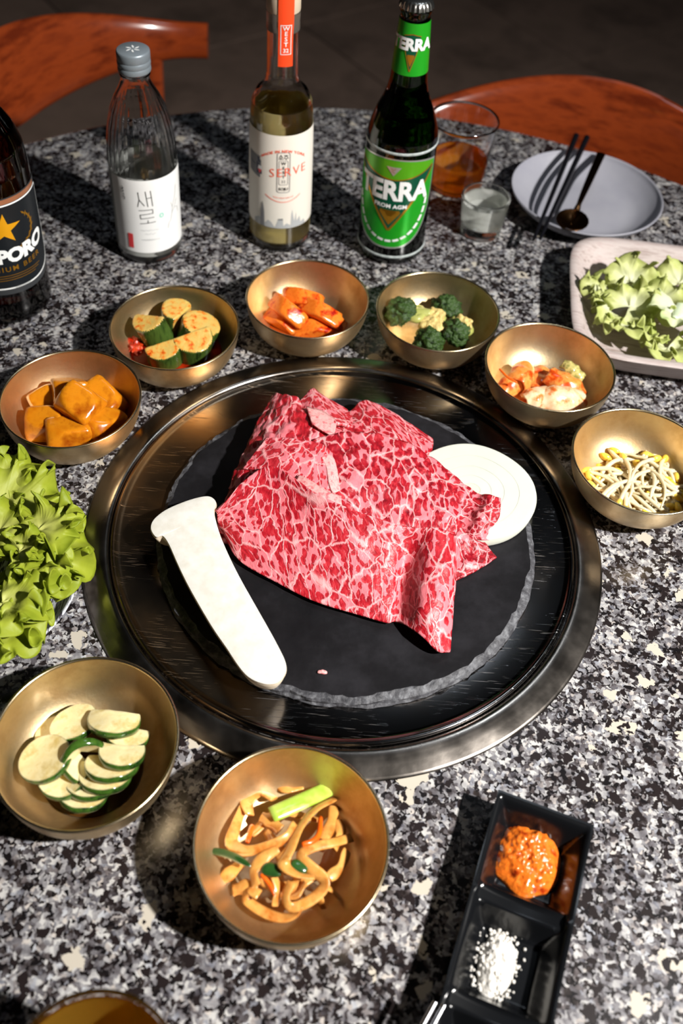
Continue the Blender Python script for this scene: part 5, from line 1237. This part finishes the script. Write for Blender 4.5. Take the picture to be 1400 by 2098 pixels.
for a in (('broad frilly lettuce leaf at the back of the left plate', (-8, 1050, .030), .052, .80, .08, .1, .0080, 1.0, 13),
          ('frilly lettuce leaf reaching furthest towards the grill', (50, 1140, .036), .048, .10, .08, .1, .0090, 2.0, 13),
          ('frilly lettuce leaf curling up at the back right of the heap', (80, 1088, .056), .031, .65, .22, -.1, .0085, 3.0, 10),
          ('frilly lettuce leaf over the streaked rim of the left plate', (26, 1200, .045), .033, -.30, .08, .1, .0090, 4.0, 11),
          ('frilly lettuce leaf at the front of the left plate', (-14, 1262, .030), .042, -.75, .05, .0, .0085, 5.0, 13),
          ('frilly lettuce leaf at the far left edge of the heap', (-60, 1150, .034), .045, 2.4, .08, .0, .0070, 6.0, 10),
          ('small yellow-green curled lettuce heart on top of the heap', (40, 1130, .052), .021, .2, .45, .2, .0065, 7.0, 7),
          ('small frilly lettuce leaf on top near the left edge of the frame', (-5, 1090, .048), .027, 1.0, .30, .1, .0070, 8.0, 9),
          ('small frilly lettuce leaf on top at the front of the heap', (5, 1235, .046), .030, -.5, .2, .1, .0075, 9.0, 9),
          ('upright frilly lettuce tip at the very back of the heap', (10, 985, .034), .026, 1.3, .35, .1, .0070, 10.0, 8),
          ('narrow frilly lettuce leaf lying across the middle of the heap', (64, 1172, .046), .030, -.1, .15, .3, .0075, 11.0, 9)):
    leaf('lettuce_leaf', a[0], GL, W(*a[1]), a[2], a[3], a[4], a[5], a[6], lf_a, a[7], 2.3, a[8], .16, 34, 230)

# ------------------------------------------------------------------ sauce tray
ux = np.array([.956, -.293, 0]); vx = np.array([-.305, -.952, 0]); O0 = np.array([.1076, -.2119, 0]) + ux * .0305
o0 = O0 + vx * .092
t = thing('sauce_tray', 'long black three-compartment sauce tray at the front', 'tray', o0)
Lh, Wh = .092, .0305
def hgt(u, v):
    """height of the tray's top surface at u across, v along (0 at the far end)"""
    du = Wh - abs(u); 
    best = .0250 - .0012 * math.sin(math.pi * min(max(v / (2 * Lh), 0), 1) * 3) ** 2
    for k in range(3):
        c = .0318 + k * .0600; half = .0292
        dv = half - abs(v - c); d_ = min(du - .0014, dv)
        if d_ > 0:
            s_ = min(1, d_ / .013); s_ = s_ * s_ * (3 - 2 * s_)
            best = best - (best - .0050) * s_
    if du > .004:
        for c in (.0618, .1218):
            q = abs(v - c)
            if q < .004: best = min(best, .0215 - .0045 * math.cos(u / Wh * 1.5))
    return best
nu, nv = 56, 130; V, F = [], []
for i in range(nu):
    for j in range(nv):
        u = -Wh + 2 * Wh * i / (nu - 1); v = 2 * Lh * j / (nv - 1)
        p = ux * u + vx * (v - Lh); V.append((p[0], p[1], hgt(u, v)))
for i in range(nu - 1):
    for j in range(nv - 1): F.append((i * nv + j, i * nv + j + 1, (i + 1) * nv + j + 1, (i + 1) * nv + j))
ringI = [i * nv for i in range(nu)] + [(nu - 1) * nv + j for j in range(1, nv)] + [i * nv + nv - 1 for i in range(nu - 2, -1, -1)] + [j for j in range(nv - 2, 0, -1)]
base_ = len(V)
for s_, z in ((1.0, .0225), (.93, .0015), (.90, 0.0)):
    for q in ringI:
        x, y, _ = V[q]; V.append((x * (s_ if s_ < 1 else 1.0), y * (s_ if s_ < 1 else 1.0), z))
m_ = len(ringI)
for a in range(m_):
    b = (a + 1) % m_
    F.append((ringI[a], ringI[b], base_ + b, base_ + a))
    for k in range(2): F.append((base_ + k * m_ + a, base_ + k * m_ + b, base_ + (k + 1) * m_ + b, base_ + (k + 1) * m_ + a))
F.append(tuple(base_ + 2 * m_ + a for a in range(m_)))
obj('tray_body', V, F, M['melamine'], t, angle=70)
jang = mat('soybean_paste', (206, 92, 24), 0.16, sss=.3, sss_scale=.003, sssr=(1, .5, .15), vary=[(222, 116, 34), (150, 44, 10)], vscale=140, vdetail=5, coat=.6, bump=.8, bscale=420)
def mound(px, ru, rv, h, seed, fr, amp, mt, name, label, cat, extra=None):
    c = W(*px); V, F = [], []; na, nr = 90, 26
    for i in range(nr + 1):
        s_ = i / nr
        for j in range(na):
            a = 2 * math.pi * j / na
            e = 1 + .14 * mnoise.noise(Vector((math.cos(a) * 1.6, math.sin(a) * 1.6, seed)))
            p = ux * ru * s_ * e * math.cos(a) + vx * rv * s_ * e * math.sin(a)
            q = Vector((p[0] * fr, p[1] * fr, seed))
            lump = mnoise.noise(q) + .6 * mnoise.noise(q * 2.4)
            z = h * (1 - s_ ** 2.6) + amp * lump * (1 - s_ ** 6)
            V.append((p[0], p[1], z))
    for i in range(nr):
        for j in range(na):
            b = (j + 1) % na; F.append((i * na + j, (i + 1) * na + j, (i + 1) * na + b, i * na + b))
    F.append(tuple(nr * na + j for j in range(na))[::-1])
    if extra:
        V2, F2 = extra(); k = len(V); V += [tuple(v) for v in V2]; F += [tuple(i + k for i in f) for f in F2]
    o = obj(name, V, F, mt, loc=c); return tag(o, label, cat, kind='stuff')
mound((1080, 1760, .0056), .0215, .0235, .0105, 3, 230, .0024, jang, 'soybean_paste', 'glossy orange-brown soybean paste in the far compartment of the sauce tray', 'sauce')
salt_m = mat('coarse_salt', (236, 232, 224), .5, sss=.3, sss_scale=.002, sssr=(1, 1, 1), vary=[(222, 216, 206)], vscale=300, bump=.8, bscale=700)
def grains():
    r6 = random.Random(4); Ms = []
    for k in range(230):
        a = r6.uniform(0, 6.283); s_ = math.sqrt(r6.uniform(.15, 2.1)) if k % 3 else math.sqrt(r6.uniform(.5, 1.1))
        u, v = .0105 * s_ * math.cos(a), .0185 * s_ * math.sin(a) - (.003 if s_ > 1.2 else 0)
        if abs(u) > .019 or abs(v) > .021: continue
        p = ux * u + vx * v; g = r6.uniform(.0005, .0013); zz = max(0.0, .0075 * (1 - s_ ** 2)) + g * .6
        Ms.append(xf(ICO[1], (p[0], p[1], zz), (r6.random() * 3, r6.random() * 3, 0), (g * r6.uniform(.7, 1.3), g, g * r6.uniform(.7, 1.1))))
    return join(*Ms)
mound((1017, 1975, .0056), .0100, .0190, .0075, 9, 320, .0014, salt_m, 'coarse_salt', 'heap of coarse white salt in the middle compartment of the sauce tray', 'salt', grains)
mound((955, 2096, .0056), .0110, .0060, .0030, 5, 300, .0012, mat('yellow_paste', (206, 150, 30), .3, vary=[(226, 176, 60)], vscale=200), 'mustard', 'yellow mustard in the near compartment of the sauce tray', 'sauce')
for k, (a, b, lb) in enumerate((((892, 2054), (866, 2104), 'steel chopstick tip on the rim of the sauce tray, further from the paste'), ((910, 2060), (886, 2106), 'steel chopstick tip on the rim of the sauce tray, nearer the paste'))):
    pa, pb = W(*a, .0285), W(*b, .0260); d_ = (pb - pa); d_ /= np.linalg.norm(d_[:2])
    stick('chopstick', lb, 'chopstick', pa, pa + np.array([-.52, -.85, 0]) * .20 + np.array([0, 0, -.0255]), .0015, .0017, M['stick_silver'], 'pair of steel chopsticks')

# ------------------------------------------------------------------ light that passes through the glassware
for o in bpy.data.objects:
    if o.type != 'MESH': continue
    if o.name.split('.')[0] in ('glass', 'liquid', 'drink'): o.cycles.is_caustics_caster = True
    if o.name.split('.')[0] in ('liquid', 'drink'): o.cycles.is_caustics_receiver = True
    elif o.name.split('.')[0] in ('tabletop', 'back_label', 'paper_label', 'side_plate'): o.cycles.is_caustics_receiver = True
